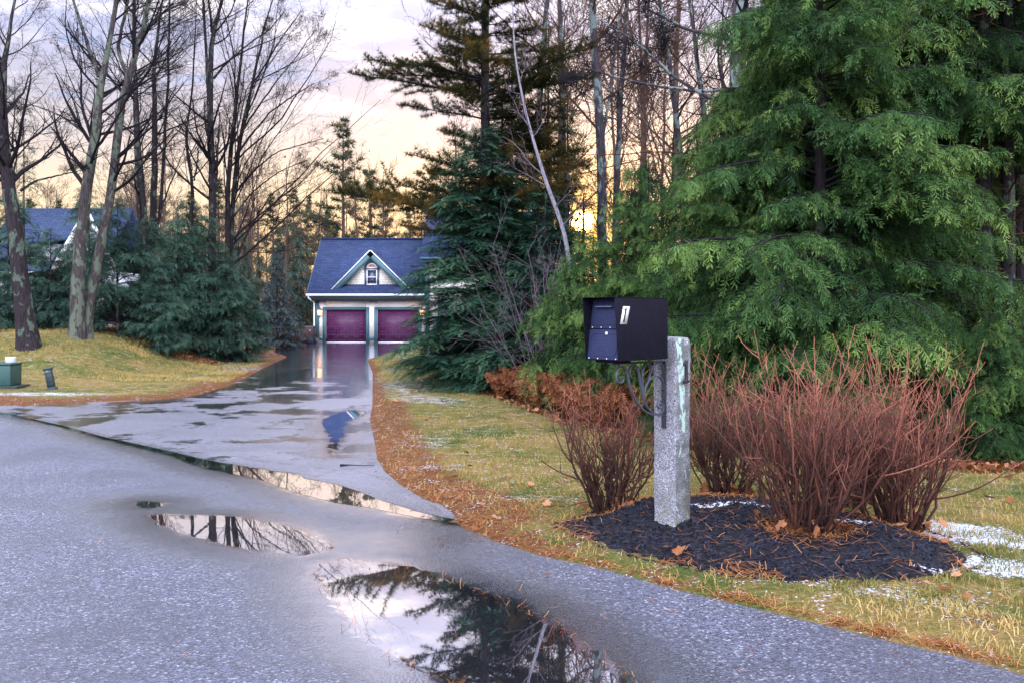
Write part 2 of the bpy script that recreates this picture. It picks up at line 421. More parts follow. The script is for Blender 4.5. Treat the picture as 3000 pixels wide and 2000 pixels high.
def sheet(poly, z, step, lim=None, holes=()):
    """triangulated sheet with inner points; lim = region that gets the fine points"""
    xs = [p[0] for p in poly]; ys = [p[1] for p in poly]
    pts = [Vector(p) for p in poly]; n = len(pts)
    if step:
        x0, x1, y0, y1 = lim or (min(xs), max(xs), min(ys), max(ys))
        X, Y = np.meshgrid(np.arange(x0, x1, step), np.arange(y0, y1, step))
        X = X.ravel() + rng.uniform(-.2, .2, X.size) * step; Y = Y.ravel() + rng.uniform(-.2, .2, Y.size) * step
        k = sdist(X, Y, poly) < -step * .45
        pts += [Vector((a, b)) for a, b in zip(X[k], Y[k])]
    ed = [(i, (i + 1) % n) for i in range(n)]
    for hl in holes:
        k0 = len(pts); pts += [Vector(p) for p in hl]; ed += [(k0 + i, k0 + (i + 1) % len(hl)) for i in range(len(hl))]
    r = delaunay_2d_cdt(pts, ed, [], 0, 1e-5)
    V = np.array([(v.x, v.y) for v in r[0]]); T = np.array(r[2])
    c = V[T].mean(1); ok = inside(c[:, 0], c[:, 1], poly)
    for hl in holes: ok &= ~inside(c[:, 0], c[:, 1], hl)
    T = T[ok]
    a, b, c2 = V[T[:, 0]], V[T[:, 1]], V[T[:, 2]]
    fl = ((b[:, 0] - a[:, 0]) * (c2[:, 1] - a[:, 1]) - (b[:, 1] - a[:, 1]) * (c2[:, 0] - a[:, 0])) < 0
    T[fl] = T[fl][:, ::-1]
    return np.column_stack([V, np.full(len(V), z)]), T

ALLP = [PUD_SEAM, PUD_A, PUD_B, PUD_C]
def pud_attr(V, polys):
    d = np.full(len(V), 2.0)
    for p in polys: d = np.minimum(d, sdist(V[:, 0], V[:, 1], p))
    return d
WP = [wob(p_, 6, (.005, .015, .02, .025, .045)[i_], i_ + 1) for i_, p_ in enumerate([PUD_SEAM, PUD_A, PUD_B, PUD_C, PUD_D])]
V, T = sheet(ROAD, 0.0, .11, (-9, 3.5, 1.5, 15.5), holes=WP[:4])
d = pud_attr(V, ALLP); d = np.minimum(d, .12 + .6 * np.maximum(sdist(V[:, 0], V[:, 1], SHEEN), 0))
obj('road', Geo().add(V, T).mesh('road', M_ROAD, False, None, {'pud': d}), kind='structure', label='wet blue grey asphalt road crossing the foreground')
V, T = sheet(DRIVE, 0.003, .16, (-10, 1, 7, 42), holes=[WP[0], WP[4]])
d = pud_attr(V, [PUD_SEAM]); d = np.minimum(d + .25, pud_attr(V, [PUD_D, PUD_E, PUD_F]))
obj('driveway', Geo().add(V, T).mesh('driveway', M_DRIVE, False, None, {'pud': d}), kind='structure', label='wet asphalt driveway running back to the garage')
for nm, pl, sd_, lab in [('puddle', PUD_SEAM, 1, 'long narrow puddle in the seam between road and driveway'), ('puddle', PUD_A, 2, 'smallest puddle on the road, left of the others'),
                    ('puddle', PUD_B, 3, 'middle puddle on the road mirroring bare trunks'), ('puddle', PUD_C, 4, 'large puddle at the bottom mirroring sky and pine'),
                    ('puddle', PUD_D, 5, 'dark puddle on the near end of the driveway')]:
    V, T = sheet(WP[sd_ - 1], {1: .0015, 5: .003}.get(sd_, 0.0), None)
    obj(nm, Geo().add(V, T).mesh(nm, M_WATER, False, None), kind='structure', label=lab)

# ground sheet
def axis(parts):
    o = []
    for a, b, s in parts: o.append(np.arange(a, b, s))
    return np.unique(np.round(np.concatenate(o), 4))
gx = axis([(-400, -80, 40), (-80, -20, 4), (-20, -11, .6), (-11, 7, .1), (7, 20, .6), (20, 80, 4), (80, 401, 40)])
gy = axis([(-60, -10, 10), (-10, 3, .8), (3, 18, .1), (18, 34, .25), (34, 60, .6), (60, 120, 4), (120, 601, 40)])
X, Y = np.meshgrid(gx, gy); shp = X.shape; X = X.ravel(); Y = Y.ravel()
sd = pave_sd(X, Y); Z = ground_z(X, Y, sd)
bd = sdist(X, Y, BED); Z = np.where(bd < -.12, np.minimum(Z, -.0), Z)
i = np.arange(X.size).reshape(shp)
Q = np.stack([i[:-1, :-1], i[:-1, 1:], i[1:, 1:], i[1:, :-1]], -1).reshape(-1, 4)
ws = sdist(X, Y, WOODS)
left_w = smooth(27.5, 29.5, Y + (X + 10) * -.25) * (X < -9.2)
woods = np.maximum(smooth(.12, -.12, ws), left_w)
woods = np.maximum(woods, smooth(56, 58, Y))
lit = np.maximum(.9 * smooth(1.1, .1, seg_dist(X, Y, DR[:9], False)) * (sd > 0), smooth(.5, .0, sd) * (.46 + .42 * smooth(4, 22, Y))) ; lit = np.maximum(lit, .62 * smooth(.8, 0, seg_dist(X, Y, DR[:4] + ROAD_R[:3], False)))
lit = np.maximum(lit, smooth(1.9, .2, sd) * (X < -6) * (Y > 14) * .62)
lit = np.maximum(lit, .45 * smooth(.3, 0, bd))
def blob(px, py, rx, ry, rot=0):
    cx, cy = gp(px, py); dx, dy = X - cx, Y - cy; c, s_ = math.cos(rot), math.sin(rot)
    return smooth(1.25, .3, np.hypot((dx * c + dy * s_) / rx, (-dx * s_ + dy * c) / ry))
snow = .0 * X
for b in [(2900, 1600, 1.1, .32, -.5, .95), (2800, 1560, .5, .2, -.4, .9), (3000, 1690, .9, .28, -.6, .9), (1190, 1130, .9, 4.5, .12, .50), (1250, 1175, .8, 2.0, .5, .50), (1140, 1100, .5, 6.0, .1, .5), (1350, 1120, .3, 4.5, .75, .62), (1230, 1060, .25, 7, .3, .6),
          (1300, 1380, .5, .3, 0, .42), (1550, 1470, .6, .25, 0, .42), (560, 1110, 2.0, 1.0, -.4, .44), (700, 1080, 1.2, 3.0, .3, .50), (120, 1160, 2.0, .5, 0, .68), (2600, 1760, 1.2, .22, -.6, .48), (1250, 1300, .5, 1.2, 0, .40), (2750, 1800, 1.2, .3, -.7, .42)]:
    snow = np.maximum(snow, b[5] * blob(*b[:5]))
snow = np.maximum(snow, .22)
obj('ground', Geo().add(np.column_stack([X, Y, Z]), Q=Q).mesh('ground', M_GROUND, True, None, {'litter': lit, 'woods': woods, 'snow': snow}), kind='structure', label='patchy winter lawn and woodland ground')

# mulch bed
def bed_z(x, y):
    s_ = -sdist(x, y, BED)
    z = -.03 + .16 * smooth(-.02, .55, s_) + .05 * smooth(0, .08, s_)
    return z + smooth(0, .1, s_) * ((fbm(x * 3, y * 3, 3) - .45) * .08 + (fbm(x * 22, y * 22, 3) - .45) * .035)
bx = [p[0] for p in BED]; by = [p[1] for p in BED]
X, Y = np.meshgrid(np.arange(min(bx) - .05, max(bx) + .05, .022), np.arange(min(by) - .05, max(by) + .05, .022)); shp = X.shape; X = X.ravel(); Y = Y.ravel()
sdb = sdist(X, Y, wob(BED, 6, .03, 9)); Z = bed_z(X, Y) - .04 * smooth(-.03, .03, sdb)
i = np.arange(X.size).reshape(shp); Q = np.stack([i[:-1, :-1], i[:-1, 1:], i[1:, 1:], i[1:, :-1]], -1).reshape(-1, 4)
Q = Q[(sdb[Q] < .03).all(1)]
sn = np.full(X.size, .12)
for b in [(2110, 1548, .36, .12, -.05, 1.0), (2540, 1600, .36, .09, -.5, .85), (2730, 1690, .25, .06, 0, .55), (2250, 1555, .25, .08, 0, .7)]: sn = np.maximum(sn, b[5] * blob(*b[:5]))
obj('mulch_bed', Geo().add(np.column_stack([X, Y, Z]), Q=Q).mesh('mulch_bed', M_MULCH, True, None, {'snow': sn}), kind='structure', label='mound of black mulch under the mailbox post and shrubs')
def surf_z(x, y):
    x = np.asarray(x, float); y = np.asarray(y, float)
    return np.where(sdist(x, y, BED) < -.03, bed_z(x, y), ground_z(x, y))
# ---------------------------------------------------------------- camera, light, sky
cam = bpy.data.cameras.new('camera'); co = bpy.data.objects.new('camera', cam); COL.objects.link(co)
co.location = (0, 0, H); co.rotation_euler = (PI / 2, 0, 0)
cam.sensor_width = 36; cam.lens = 36 * F / 3000.0; cam.shift_y = -70 / 3000.0; cam.clip_end = 3000; cam.clip_start = .05
scene.camera = co
scene.view_settings.view_transform = 'Standard'; scene.view_settings.look = 'None'; scene.view_settings.exposure = 0
SUN_EL, SUN_AZ = math.atan(280 / 2700.0), math.atan(205 / 2700.0)
sdir = Vector((math.sin(SUN_AZ) * math.cos(SUN_EL), math.cos(SUN_AZ) * math.cos(SUN_EL), math.sin(SUN_EL)))
sl = bpy.data.lights.new('sun', 'SUN'); sl.energy = 2.4; sl.angle = R(.5); sl.color = (1, .60, .26)
so = bpy.data.objects.new('sun', sl); COL.objects.link(so); so.rotation_euler = sdir.to_track_quat('Z', 'Y').to_euler()

w = bpy.data.worlds.new('World'); scene.world = w; w.use_nodes = True
t = NT('tmp'); bpy.data.materials.remove(t.m); t.t = w.node_tree; t.t.nodes.clear()
d = t.n('TexCoord').outputs['Generated']
z = t.n('SeparateXYZ', {0: d}); zz = z.outputs[2]; yy = z.outputs[1]
sky = t.n('TexSky'); sky.sky_type = 'NISHITA'; sky.sun_disc = False; sky.sun_elevation = SUN_EL; sky.sun_rotation = SUN_AZ; sky.air_density = 1.3; sky.dust_density = 2.5
warm = t.ramp(zz, [(0, (1.1, .62, .30)), (.07, (1.15, .80, .47)), (.12, (1.06, .86, .64)), (.17, (.80, .70, .72)), (.22, (.54, .53, .70)), (.30, (.42, .47, .76)), (.45, (.66, .74, 1.0)), (1, (.80, .88, 1.12))])
cool = t.ramp(zz, [(0, (.55, .50, .62)), (.15, (.66, .62, .80)), (.35, (.80, .84, 1.0)), (1, (.86, .93, 1.15))])
sv = t.n('VectorMath', {0: d, 1: tuple(sdir)}, operation='DOT_PRODUCT').outputs['Value']
base = t.mix(t.rng(sv, -.1, .85), cool, warm)
# a deck of broken cloud, laid out on a plane overhead
den = t.math('ADD', t.math('MAXIMUM', zz, 0.0), .10)
pl = t.n('VectorMath', {0: d, 1: t.n('CombineXYZ', {0: den, 1: den, 2: 1.0})}, operation='DIVIDE').outputs[0]
c1 = t.noise(t.scale(pl, (.95, 1.35, 0)), 1.25, 7, .6, .35)
c2 = t.noise(t.scale(pl, (2.2, 3.2, 0)), 1.6, 6, .6)
up = t.rng(zz, .12, .26)
white = t.rng(t.math('ADD', t.math('MULTIPLY', c1, .55), t.math('MULTIPLY', c2, .45)), .48, .62)
col = t.mix(t.math('MULTIPLY', white, t.math('MULTIPLY', up, .85)), base, (1.12, 1.04, 1.10))
gap = t.rng(c1, .43, .36)
col = t.mix(t.math('MULTIPLY', gap, t.math('MULTIPLY', up, .6)), col, (.28, .44, .82))
boost = t.math('MULTIPLY', t.rng(zz, .15, .40, 1.0, 1.55), t.math('ADD', 1.0, t.math('MULTIPLY', t.rng(yy, .25, -.55, 0, 3.3), t.rng(zz, -.02, .12))))
col = t.n('VectorMath', {0: col, 1: t.n('CombineXYZ', {0: boost, 1: boost, 2: boost})}, operation='MULTIPLY').outputs[0]
glow = t.math('MULTIPLY', t.math('POWER', t.math('MAXIMUM', sv, 0.0), 220.0), .35)
glow2 = t.math('MULTIPLY', t.math('POWER', t.math('MAXIMUM', sv, 0.0), 2200.0), .8)
disc = t.math('MULTIPLY', t.rng(sv, .99990, .99997), 60.0)
gs = t.math('ADD', glow, t.math('ADD', glow2, disc))
gl = t.n('VectorMath', {0: (1.0, .52, .14), 1: t.n('CombineXYZ', {0: gs, 1: gs, 2: gs})}, operation='MULTIPLY').outputs[0]
col = t.mix(t.math('MULTIPLY', t.math('POWER', t.math('MAXIMUM', sv, 0.0), 900.0), .92), col, (1.0, .50, .10))
nish = t.n('VectorMath', {0: sky.outputs[0], 'Scale': .03}, operation='SCALE').outputs[0]
tot = t.n('VectorMath', {0: t.n('VectorMath', {0: col, 1: gl}, operation='ADD').outputs[0], 1: nish}, operation='ADD').outputs[0]
bg = t.n('Background', {'Color': tot, 'Strength': 1.0}); wo = t.n('OutputWorld'); t.t.links.new(bg.outputs[0], wo.inputs[0])

# ---------------------------------------------------------------- mailbox on its granite post
def mat_granite():
    t = NT('granite'); p = t.oc()
    s1 = t.vor(p, 170, out=1); a = t.n('SeparateColor', {0: s1}).outputs[0]
    n = t.noise(p, 9, 5, .6); fn = t.noise(p, 90, 4, .7)
    col = t.ramp(a, [(.0, (.05, .052, .065)), (.3, (.17, .175, .205)), (.7, (.27, .27, .31)), (.97, (.46, .46, .52))])
    col = t.mix(t.rng(n, .35, .75, 0, .55), col, (.12, .125, .13))
    nx = t.n('SeparateXYZ', {0: t.n('NewGeometry').outputs['Normal']}).outputs[0]
    face = t.rng(nx, .2, .6)
    zc = t.n('SeparateXYZ', {0: p}).outputs[2]
    l1 = t.noise(t.scale(p, (1, 1, .6)), 26, 5, .65)
    yb = t.math('SUBTRACT', t.n('SeparateXYZ', {0: p}).outputs[0], .015)
    thr = t.rng(t.math('ABSOLUTE', t.math('ADD', yb, t.math('MULTIPLY', t.math('SUBTRACT', t.noise(p, 4, 2), .5), .14))), .0, .06, .17, -.08)
    k = t.math('MULTIPLY', t.rng(t.math('ADD', l1, t.math('MULTIPLY', thr, t.rng(zc, .5, .9, .1, 1))), .60, .645), face)
    col = t.mix(t.math('MULTIPLY', t.math('MULTIPLY', face, t.rng(n, .35, .6)), .6), col, (.06, .072, .065))
    col = t.mix(k, col, (.36, .52, .45))
    st = t.math('MULTIPLY', t.rng(zc, .05, .5, .55, 0), t.rng(t.noise(p, 14, 4), .4, .6))
    col = t.mix(st, col, (.15, .17, .09))
    return t.done(t.bsdf(color=col, rough=.8, normal=t.bump(t.math('ADD', fn, t.math('MULTIPLY', n, 2.0)), .7, .012)))
def mat_powder(name, c, sparkle=.3):
    t = NT(name); p = t.oc(); v = t.vor(p, 420, out=1); a = t.n('SeparateColor', {0: v}).outputs[0]
    col = t.mix(t.rng(a, .6, 1, 0, sparkle), c, (.10, .11, .20))
    col = t.mix(t.rng(t.noise(p, 5, 4), .4, .7, 0, .4), col, tuple(x * .5 for x in c))
    return t.done(t.bsdf(color=col, rough=.65, spec=.10, normal=t.bump(t.noise(p, 300, 2), .35, .003)))
M_GRAN = mat_granite(); M_BOX = mat_powder('black powder coat', (.003, .003, .008), .12); M_DOOR = mat_powder('black powder coat with painted sky light', (.022, .028, .070), .35)  # door coat: bluish light on the front is mixed into its colour
M_IRON = paint('black wrought iron', (.012, .013, .02), .45, bump=.3); M_IRON_LIT = paint('wrought iron with painted light', (.055, .06, .085), .4, bump=.3)  # scroll iron is lightened: the light it catches is put into its colour
M_SCREW = paint('bright screw', (.75, .75, .78), .3, metal=.3)
M_STICK = paint('silver sticker', (.60, .60, .56), .35, .02)

pc = np.array([1.083, 6.235]); ANG = R(225)                 # the box faces this way
PZ = .06
post = thing('granite_post', 'square grey granite post with lichen carrying the black mailbox', 'post', (pc[0], pc[1], PZ), ANG)
# local frame: +x faces the road (box front), +y = camera right-hand face is -? (checked below)
def squircle(h, zz, r=.006, jit=0):
    pts = []
    for cx, cy, a0 in ((h - r, h - r, 0), (-h + r, h - r, 90), (-h + r, -h + r, 180), (h - r, -h + r, 270)):
        for a in (0, 45, 90): pts.append((cx + r * math.cos(R(a0 + a)), cy + r * math.sin(R(a0 + a)), zz))
    return np.array(pts)
g = Geo(); rr = np.random.default_rng(5); rings = []
zs = list(np.linspace(-.15, 1.30, 40)) + [1.335, 1.352, 1.358]
for k, zv in enumerate(zs):
    h = .088 if zv <= 1.31 else {1.335: .0855, 1.352: .078, 1.358: .055}[zv]
    q = squircle(h, zv, .008)
    q[:, :2] += (fbm(q[:, 0] * 14 + zv * 9, q[:, 1] * 14 + zv * 7 + 40, 3)[:, None] - .45) * .011 * np.sign(q[:, :2])
    if zv > 1.33: q[:, 2] += (fbm(q[:, 0] * 20 + 3, q[:, 1] * 20, 2) - .4) * .012
    rings.append(q)
V = np.vstack(rings); m = 12
Q = [(k * m + a, k * m + (a + 1) % m, (k + 1) * m + (a + 1) % m, (k + 1) * m + a) for k in range(len(zs) - 1) for a in range(m)]
g.add(V, Q=Q); g.poly(rings[-1])
part('shaft', g, M_GRAN, post, smooth=True)
# iron numeral on the right-hand face
def glyph_one(w, h, stem, foot, d, org, ux, uz, nrm, slab=True):
    """extruded figure 1: a list of outlines in (u,z)"""
    pts = [(-foot / 2, 0), (foot / 2, 0), (foot / 2, stem * .55), (stem / 2, stem * .8), (stem / 2, h), (-stem / 2 + .0, h), (-foot / 2, h - stem * .9), (-foot / 2, h - stem * 1.45), (-stem / 2, h - stem * 1.15), (-stem / 2, stem * .8), (-foot / 2, stem * .55)]
    return [np.array(org) + np.array(ux) * a + np.array(uz) * b for a, b in pts]
S = -1 if False else 1
# with local +x = (-.707,-.707), local +y = (.707,-.707): the right-hand face in the photo
num = glyph_one(.05, .150, .026, .066, .01, (-.030, .089, 1.055), (-1, 0, 0), (0, 0, 1), (0, 1, 0))
part('numeral', Geo().prism(num, (0, .012, 0)), M_IRON, post, bev=.002, label='black iron figure 1 with serifs')
for zz_ in (1.09, 1.17): pass

# ---- bracket
br = thing('scroll_bracket', 'black wrought iron scroll bracket between granite post and mailbox', 'bracket', (pc[0], pc[1], PZ), ANG)
g = Geo().box(.089, .100, -.017, .017, .755, 1.20); part('back_bar', g, M_IRON, br, bev=.002)
g = Geo().box(.1003, .66, -.016, .016, 1.195, 1.205); part('top_bar', g, M_IRON, br, bev=.002)
def flat_scroll(pts, wd=.013, th=.005):
    """flat iron strip following (x,z) points; wide in y"""
    from mathutils.geometry import interpolate_bezier
    P2 = np.array(pts, float)
    # catmull-rom
    out = []
    Pp = np.vstack([2 * P2[0] - P2[1], P2, 2 * P2[-1] - P2[-2]])
    for i in range(1, len(Pp) - 2):
        for u in np.linspace(0, 1, 7, endpoint=(i == len(Pp) - 3)):
            a, b, c, d_ = Pp[i - 1:i + 3]
            out.append(.5 * ((2 * b) + (-a + c) * u + (2 * a - 5 * b + 4 * c - d_) * u * u + (-a + 3 * b - 3 * c + d_) * u ** 3))
    C = np.array(out); Tn = np.gradient(C, axis=0); Tn /= np.linalg.norm(Tn, axis=1, keepdims=True) + 1e-9
    N = np.column_stack([-Tn[:, 1], Tn[:, 0]]) * th / 2
    g = Geo(); k = len(C); y = wd / 2
    A = [np.column_stack([C[:, 0] + s * N[:, 0], np.full(k, yy_), C[:, 1] + s * N[:, 1]]) for s, yy_ in ((1, -y), (1, y), (-1, y), (-1, -y))]
    V = np.stack(A, 1).reshape(-1, 3)
    Q = [(i * 4 + a, i * 4 + (a + 1) % 4, (i + 1) * 4 + (a + 1) % 4, (i + 1) * 4 + a) for i in range(k - 1) for a in range(4)]
    g.add(V, Q=Q); g.poly(V[:4][::-1]); g.poly(V[-4:]); return g
def zpt(zx, zy):
    """point in the zoomed study of the bracket -> (reach from post, height)"""
    # x 900 -> reach .09 ; 450 -> reach .56 ; y 705 -> z 1.2 ; 1330 -> .755
    return (.10 + (893 - zx) / 445 * .50, 1.195 - (zy - 715) / 615 * .43)
SC = [
    [(893, 1222), (840, 1215), (770, 1200), (700, 1155), (640, 1080), (600, 1000), (565, 900), (545, 800), (520, 745), (490, 728), (462, 750), (445, 810), (455, 870), (490, 880), (508, 855), (500, 830), (482, 835)],
    [(893, 1190), (850, 1205), (790, 1190), (740, 1140), (710, 1080), (690, 1000), (665, 880), (650, 790), (635, 745), (605, 725), (575, 745), (565, 800), (580, 840)],
    [(708, 1080), (705, 1000), (720, 930), (760, 870), (810, 845), (860, 860), (890, 910)],
    [(700, 1040), (690, 960), (685, 860), (690, 780), (710, 740), (738, 725), (765, 745), (775, 790), (760, 815)],
    [(745, 880), (765, 810), (790, 760), (830, 725), (870, 735), (893, 780)],
    [(893, 1180), (893, 1110), (875, 1078), (850, 1085), (836, 1120), (845, 1150), (865, 1150), (872, 1125), (858, 1112)],
]
for sc_ in SC: part('scroll', flat_scroll([zpt(*q) for q in sc_], .017, .0075), M_IRON_LIT, br)
for (a, b) in [(832, 985), (860, 830)]: part('rivet', Geo().box(zpt(893, b)[0] - .012, zpt(a, b)[0], -.004, .004, zpt(a, b)[1] - .003, zpt(a, b)[1] + .003), M_IRON, br)

# ---- box
B0 = .215; BD = .47; BW = .139; ZB = 1.222; ZT = 1.612       # back distance, depth, half width, bottom, top (above post base)
bx_ = thing('mailbox', 'black locking mailbox with hooded front and silver number 1 sticker', 'mailbox', (pc[0], pc[1], PZ), R(221))
F0 = B0 + BD
def side(y, th):
    return Geo().prism([(B0, y, ZB), (F0 + .004, y, ZB), (F0 + .036, y, ZT), (B0, y, ZT)], (0, th, 0))
for y, th in ((-BW, .003), (BW - .003, .003)): part('side_panel', side(y, th), M_BOX, bx_, bev=.0012)
part('roof', Geo().box(B0 - .002, F0 + .040, -BW - .003, BW + .003, ZT, ZT + .004), M_BOX, bx_, bev=.001)
part('base', Geo().box(B0, F0 - .01, -BW + .0032, BW - .0032, ZB, ZB + .004), M_BOX, bx_)
part('back_panel', Geo().box(B0, B0 + .003, -BW + .0032, BW - .0032, ZB + .0042, ZT - .001), M_BOX, bx_)
yw = BW - .0042
def door(z0, z1, x0, x1, th=.006): return Geo().prism([(x0, -yw, z0), (x0, yw, z0), (x1, yw, z1), (x1, -yw, z1)], (-th, 0, 0))
xl = lambda z: F0 - .002 - .050 * max(0, (z - ZB - .01)) / .38
ld = part('lower_door', door(ZB + .006, ZB + .192, xl(ZB + .006), xl(ZB + .192)), M_DOOR, bx_, bev=.0015)
ud = part('upper_door', door(ZB + .196, ZT - .003, xl(ZB + .196) - .006, xl(ZT) - .006), M_DOOR, bx_, bev=.0015)
def emboss(par, z0, z1, dx):
    c = .025; y = yw - .022
    P_ = [(-y + c * 0, z0), (y - c, z0), (y - c, z0 + c * .5), (y, z0 + c), (y, z1 - c), (y - c, z1), (-y + c, z1), (-y, z1 - c), (-y, z0 + c)]
    P_ = [(-y + c, z0), (y - c, z0), (y, z0 + c), (y, z1 - c), (y - c, z1), (-y + c, z1), (-y, z1 - c), (-y, z0 + c), (-y + c, z0)]
    pts = np.array([(xl(zv) + dx, yv, zv) for yv, zv in P_])
    part('embossed_rim', Geo().tubes(pts[None], np.full((1, len(pts)), .0026), 6), M_DOOR, par)
emboss(ld, ZB + .028, ZB + .165, 0.0); emboss(ud, ZB + .222, ZT - .026, -.006)
zh = ZT - .058
M_HAND = paint('pale blue handle', (.10, .12, .20), .35)  # handle in a paler blue than the door
part('pull_handle', Geo().box(xl(zh) + .012, xl(zh) + .024, -.085, .055, zh, zh + .007).box(xl(zh) - .005, xl(zh) + .013, .050, .055, zh + .0005, zh + .0065).box(xl(zh) - .005, xl(zh) + .013, -.085, -.080, zh + .0005, zh + .0065), M_HAND, ud, bev=.001)
def knob(x, y, z, r, d): 
    a = np.linspace(0, 2 * PI, 15)[:-1]; return Geo().prism([(x, y + r * math.cos(q), z + r * math.sin(q)) for q in a], (d, 0, 0))
part('lock', knob(xl(ZB + .168) , .02, ZB + .168, .0105, .008), M_SCREW, ld, bev=.002)
for zr, par, dx in ((ZB + .012, ld, 0), (ZB + .205, ud, -.006)):
    for y in (-.116, -.040, .037, .113): part('screw', knob(xl(zr) + dx, y, zr, .0042, .003), M_SCREW, par)
part('mounting_plate', Geo().box(F0 - .17, F0 - .03, -.085, .085, ZB - .016, ZB - .001), M_BOX, bx_, bev=.001)
# sticker on the right side
zs0, zs1 = ZB + .226, ZB + .336
xs = lambda u, z: F0 - .012 - u + (z - zs0) * -.12     # u grows to the back
sp = [(xs(0.0, zs0), BW + .0004, zs0), (xs(.062, zs0), BW + .0004, zs0), (xs(.078, zs1), BW + .0004, zs1), (xs(.016, zs1), BW + .0004, zs1)]
st_ = part('number_sticker', Geo().prism(sp, (0, .0008, 0)), M_STICK, bx_, label='silver slanted sticker with a black figure 1')
q0 = lambda u, f: (xs(u + .002 + .016 * f, zs0 + .11 * f), BW + .0014, zs0 + .11 * f)
part('figure', Geo().prism([q0(.022, .10), q0(.034, .10), q0(.034, .90), q0(.024, .90), q0(.015, .80), q0(.015, .74), q0(.022, .78)], (0, .0006, 0)), M_BOX, st_)

# ---------------------------------------------------------------- roadside things on the left
M_UGREEN = paint('dark green utility paint', (.018, .07, .065), .5, bump=.1); M_UCAP = paint('pale grey plastic', (.48, .56, .62), .5); M_UPAD = paint('dark pad', (.02, .03, .03), .8)
x, y = gp(-20, 1142); zb = gz(x, y)
u = thing('utility_box', 'dark green utility pedestal with white cap at left lawn edge', 'utility box', (x + .0, y, zb), R(4))
part('pad', Geo().box(-.45, .62, -.3, .35, -.05, .055), M_UPAD, u, bev=.01)
part('cabinet', Geo().box(-.42, .47, -.25, .28, .0555, .50), M_UGREEN, u, bev=.02)
part('lid', Geo().box(-.44, .49, -.27, .30, .5005, .535), M_UGREEN, u, bev=.01)
a = np.linspace(0, 2 * PI, 25)[:-1]
part('cap', Geo().prism([(.37 + .105 * math.cos(q), -.02 + .105 * math.sin(q), .536) for q in a], (0, 0, .125)), M_UCAP, u, bev=.012)
part('hinge', Geo().box(.10, .13, -.262, -.251, .12, .44), M_UPAD, u)
x, y = gp(153, 1146); zb = gz(x, y)
M_MARK = paint('dark marker plastic', (.01, .03, .035), .4)
mk = thing('marker_post', 'short dark leaning ribbed post on the left lawn', 'marker post', (x, y, zb - .01), 0); mk.rotation_euler = (0, R(-11), R(8))
part('shaft', Geo().box(-.07, .07, -.05, .05, .06, .44), M_MARK, mk, bev=.008)
part('foot', Geo().box(-.10, .10, -.08, .08, -.06, .058), M_MARK, mk, bev=.012)
for k in range(4): part('rib', Geo().box(-.078, .078, -.058, .058, .12 + .08 * k, .132 + .08 * k), M_MARK, mk)
part('cap', Geo().box(-.09, .09, -.07, .07, .4405, .475), M_MARK, mk, bev=.01)
part('badge', Geo().box(-.045, .015, -.0525, -.0505, .375, .425), paint('badge', (.12, .2, .25), .5), mk)

# ---------------------------------------------------------------- garage and house
def mat_shingle(name, a, b, sc=1.0):
    t = NT(name); p = t.oc()
    br_ = t.n('TexBrick', {'Vector': p, 'Color1': a, 'Color2': b, 'Mortar': tuple(x * .35 for x in a), 'Scale': 1.0 * sc, 'Mortar Size': .016, 'Bias': -.1, 'Brick Width': .42, 'Row Height': .17, 'Mortar Smooth': .3}, offset=.37, squash=1.0)
    col = t.mix(t.rng(t.noise(p, 1.1, 5), .3, .7, 0, .35), br_.outputs[0], tuple(x * .6 for x in a))
    col = t.mix(t.rng(t.noise(p, 14, 4), .4, .75, 0, .4), col, tuple(min(1, x * 1.9) for x in b))
    return t.done(t.bsdf(color=col, rough=.85, spec=.15, normal=t.bump(br_.outputs[1], .5, .02)))
def mat_siding(name, c, pitch, scallop=False):
    t = NT(name); p = t.oc()
    if scallop:
        vv = t.n('TexBrick', {'Vector': t.n('Mapping', {'Vector': p, 'Rotation': (R(90), 0, 0)}).outputs[0], 'Color1': c, 'Color2': tuple(x * .86 for x in c), 'Mortar': tuple(x * .45 for x in c), 'Scale': 1.0, 'Mortar Size': .013, 'Brick Width': .19, 'Row Height': .15, 'Mortar Smooth': .6})
        col = vv.outputs[0]; h = vv.outputs[1]
    else:
        zc = t.n('SeparateXYZ', {0: p}).outputs[2]
        f = t.math('FRACT', t.math('DIVIDE', zc, pitch))
        col = t.mix(t.rng(f, .88, .97), c, tuple(x * .42 for x in c)); h = t.math('SUBTRACT', 1.0, f)
    col = t.mix(t.rng(t.noise(p, 1.5, 4), .35, .7, 0, .25), col, tuple(x * .75 for x in c))
    return t.done(t.bsdf(color=col, rough=.6, normal=t.bump(h, .5, .015)))
M_ROOF = mat_shingle('blue shingle', (.018, .032, .085), (.038, .056, .125)); M_ROOF2 = mat_shingle('pale blue shingle', (.022, .038, .085), (.04, .06, .12))
M_SIDE = mat_siding('cream clapboard', (.84, .80, .74), .115); M_FISH = mat_siding('cream shingle siding', (.92, .87, .77), .15, True)
M_WHITE = paint('white trim', (.80, .80, .84), .4, .02); M_TEAL = paint('teal trim', (.045, .115, .14), .5, .04); M_SOFF = paint('dark soffit', (.01, .014, .02), .7)
M_SLATE = paint('slate blue trim', (.065, .085, .15), .5, .04); M_FOUND = paint('foundation', (.22, .20, .20), .9)
M_LW = mat_siding('white clapboard', (.45, .47, .52), .12)
def mat_garage():
    t = NT('plum garage door'); p = t.oc()
    col = t.ramp(t.noise(p, 3, 4), [(.3, (.046, .004, .038)), (.7, (.074, .009, .060))])
    col = t.mix(t.math('MULTIPLY', t.math('GREATER_THAN', t.noise(p, 32, 2, .6), .60), .4), col, (.14, .03, .12))
    return t.done(t.bsdf(color=col, rough=.45, spec=.4))
M_PLUM = mat_garage(); M_PLUM2 = paint('plum door groove', (.12, .035, .11), .5)
M_GLASS = paint('dark window glass', (.02, .03, .07), .06, .1, 3, spec=.9)
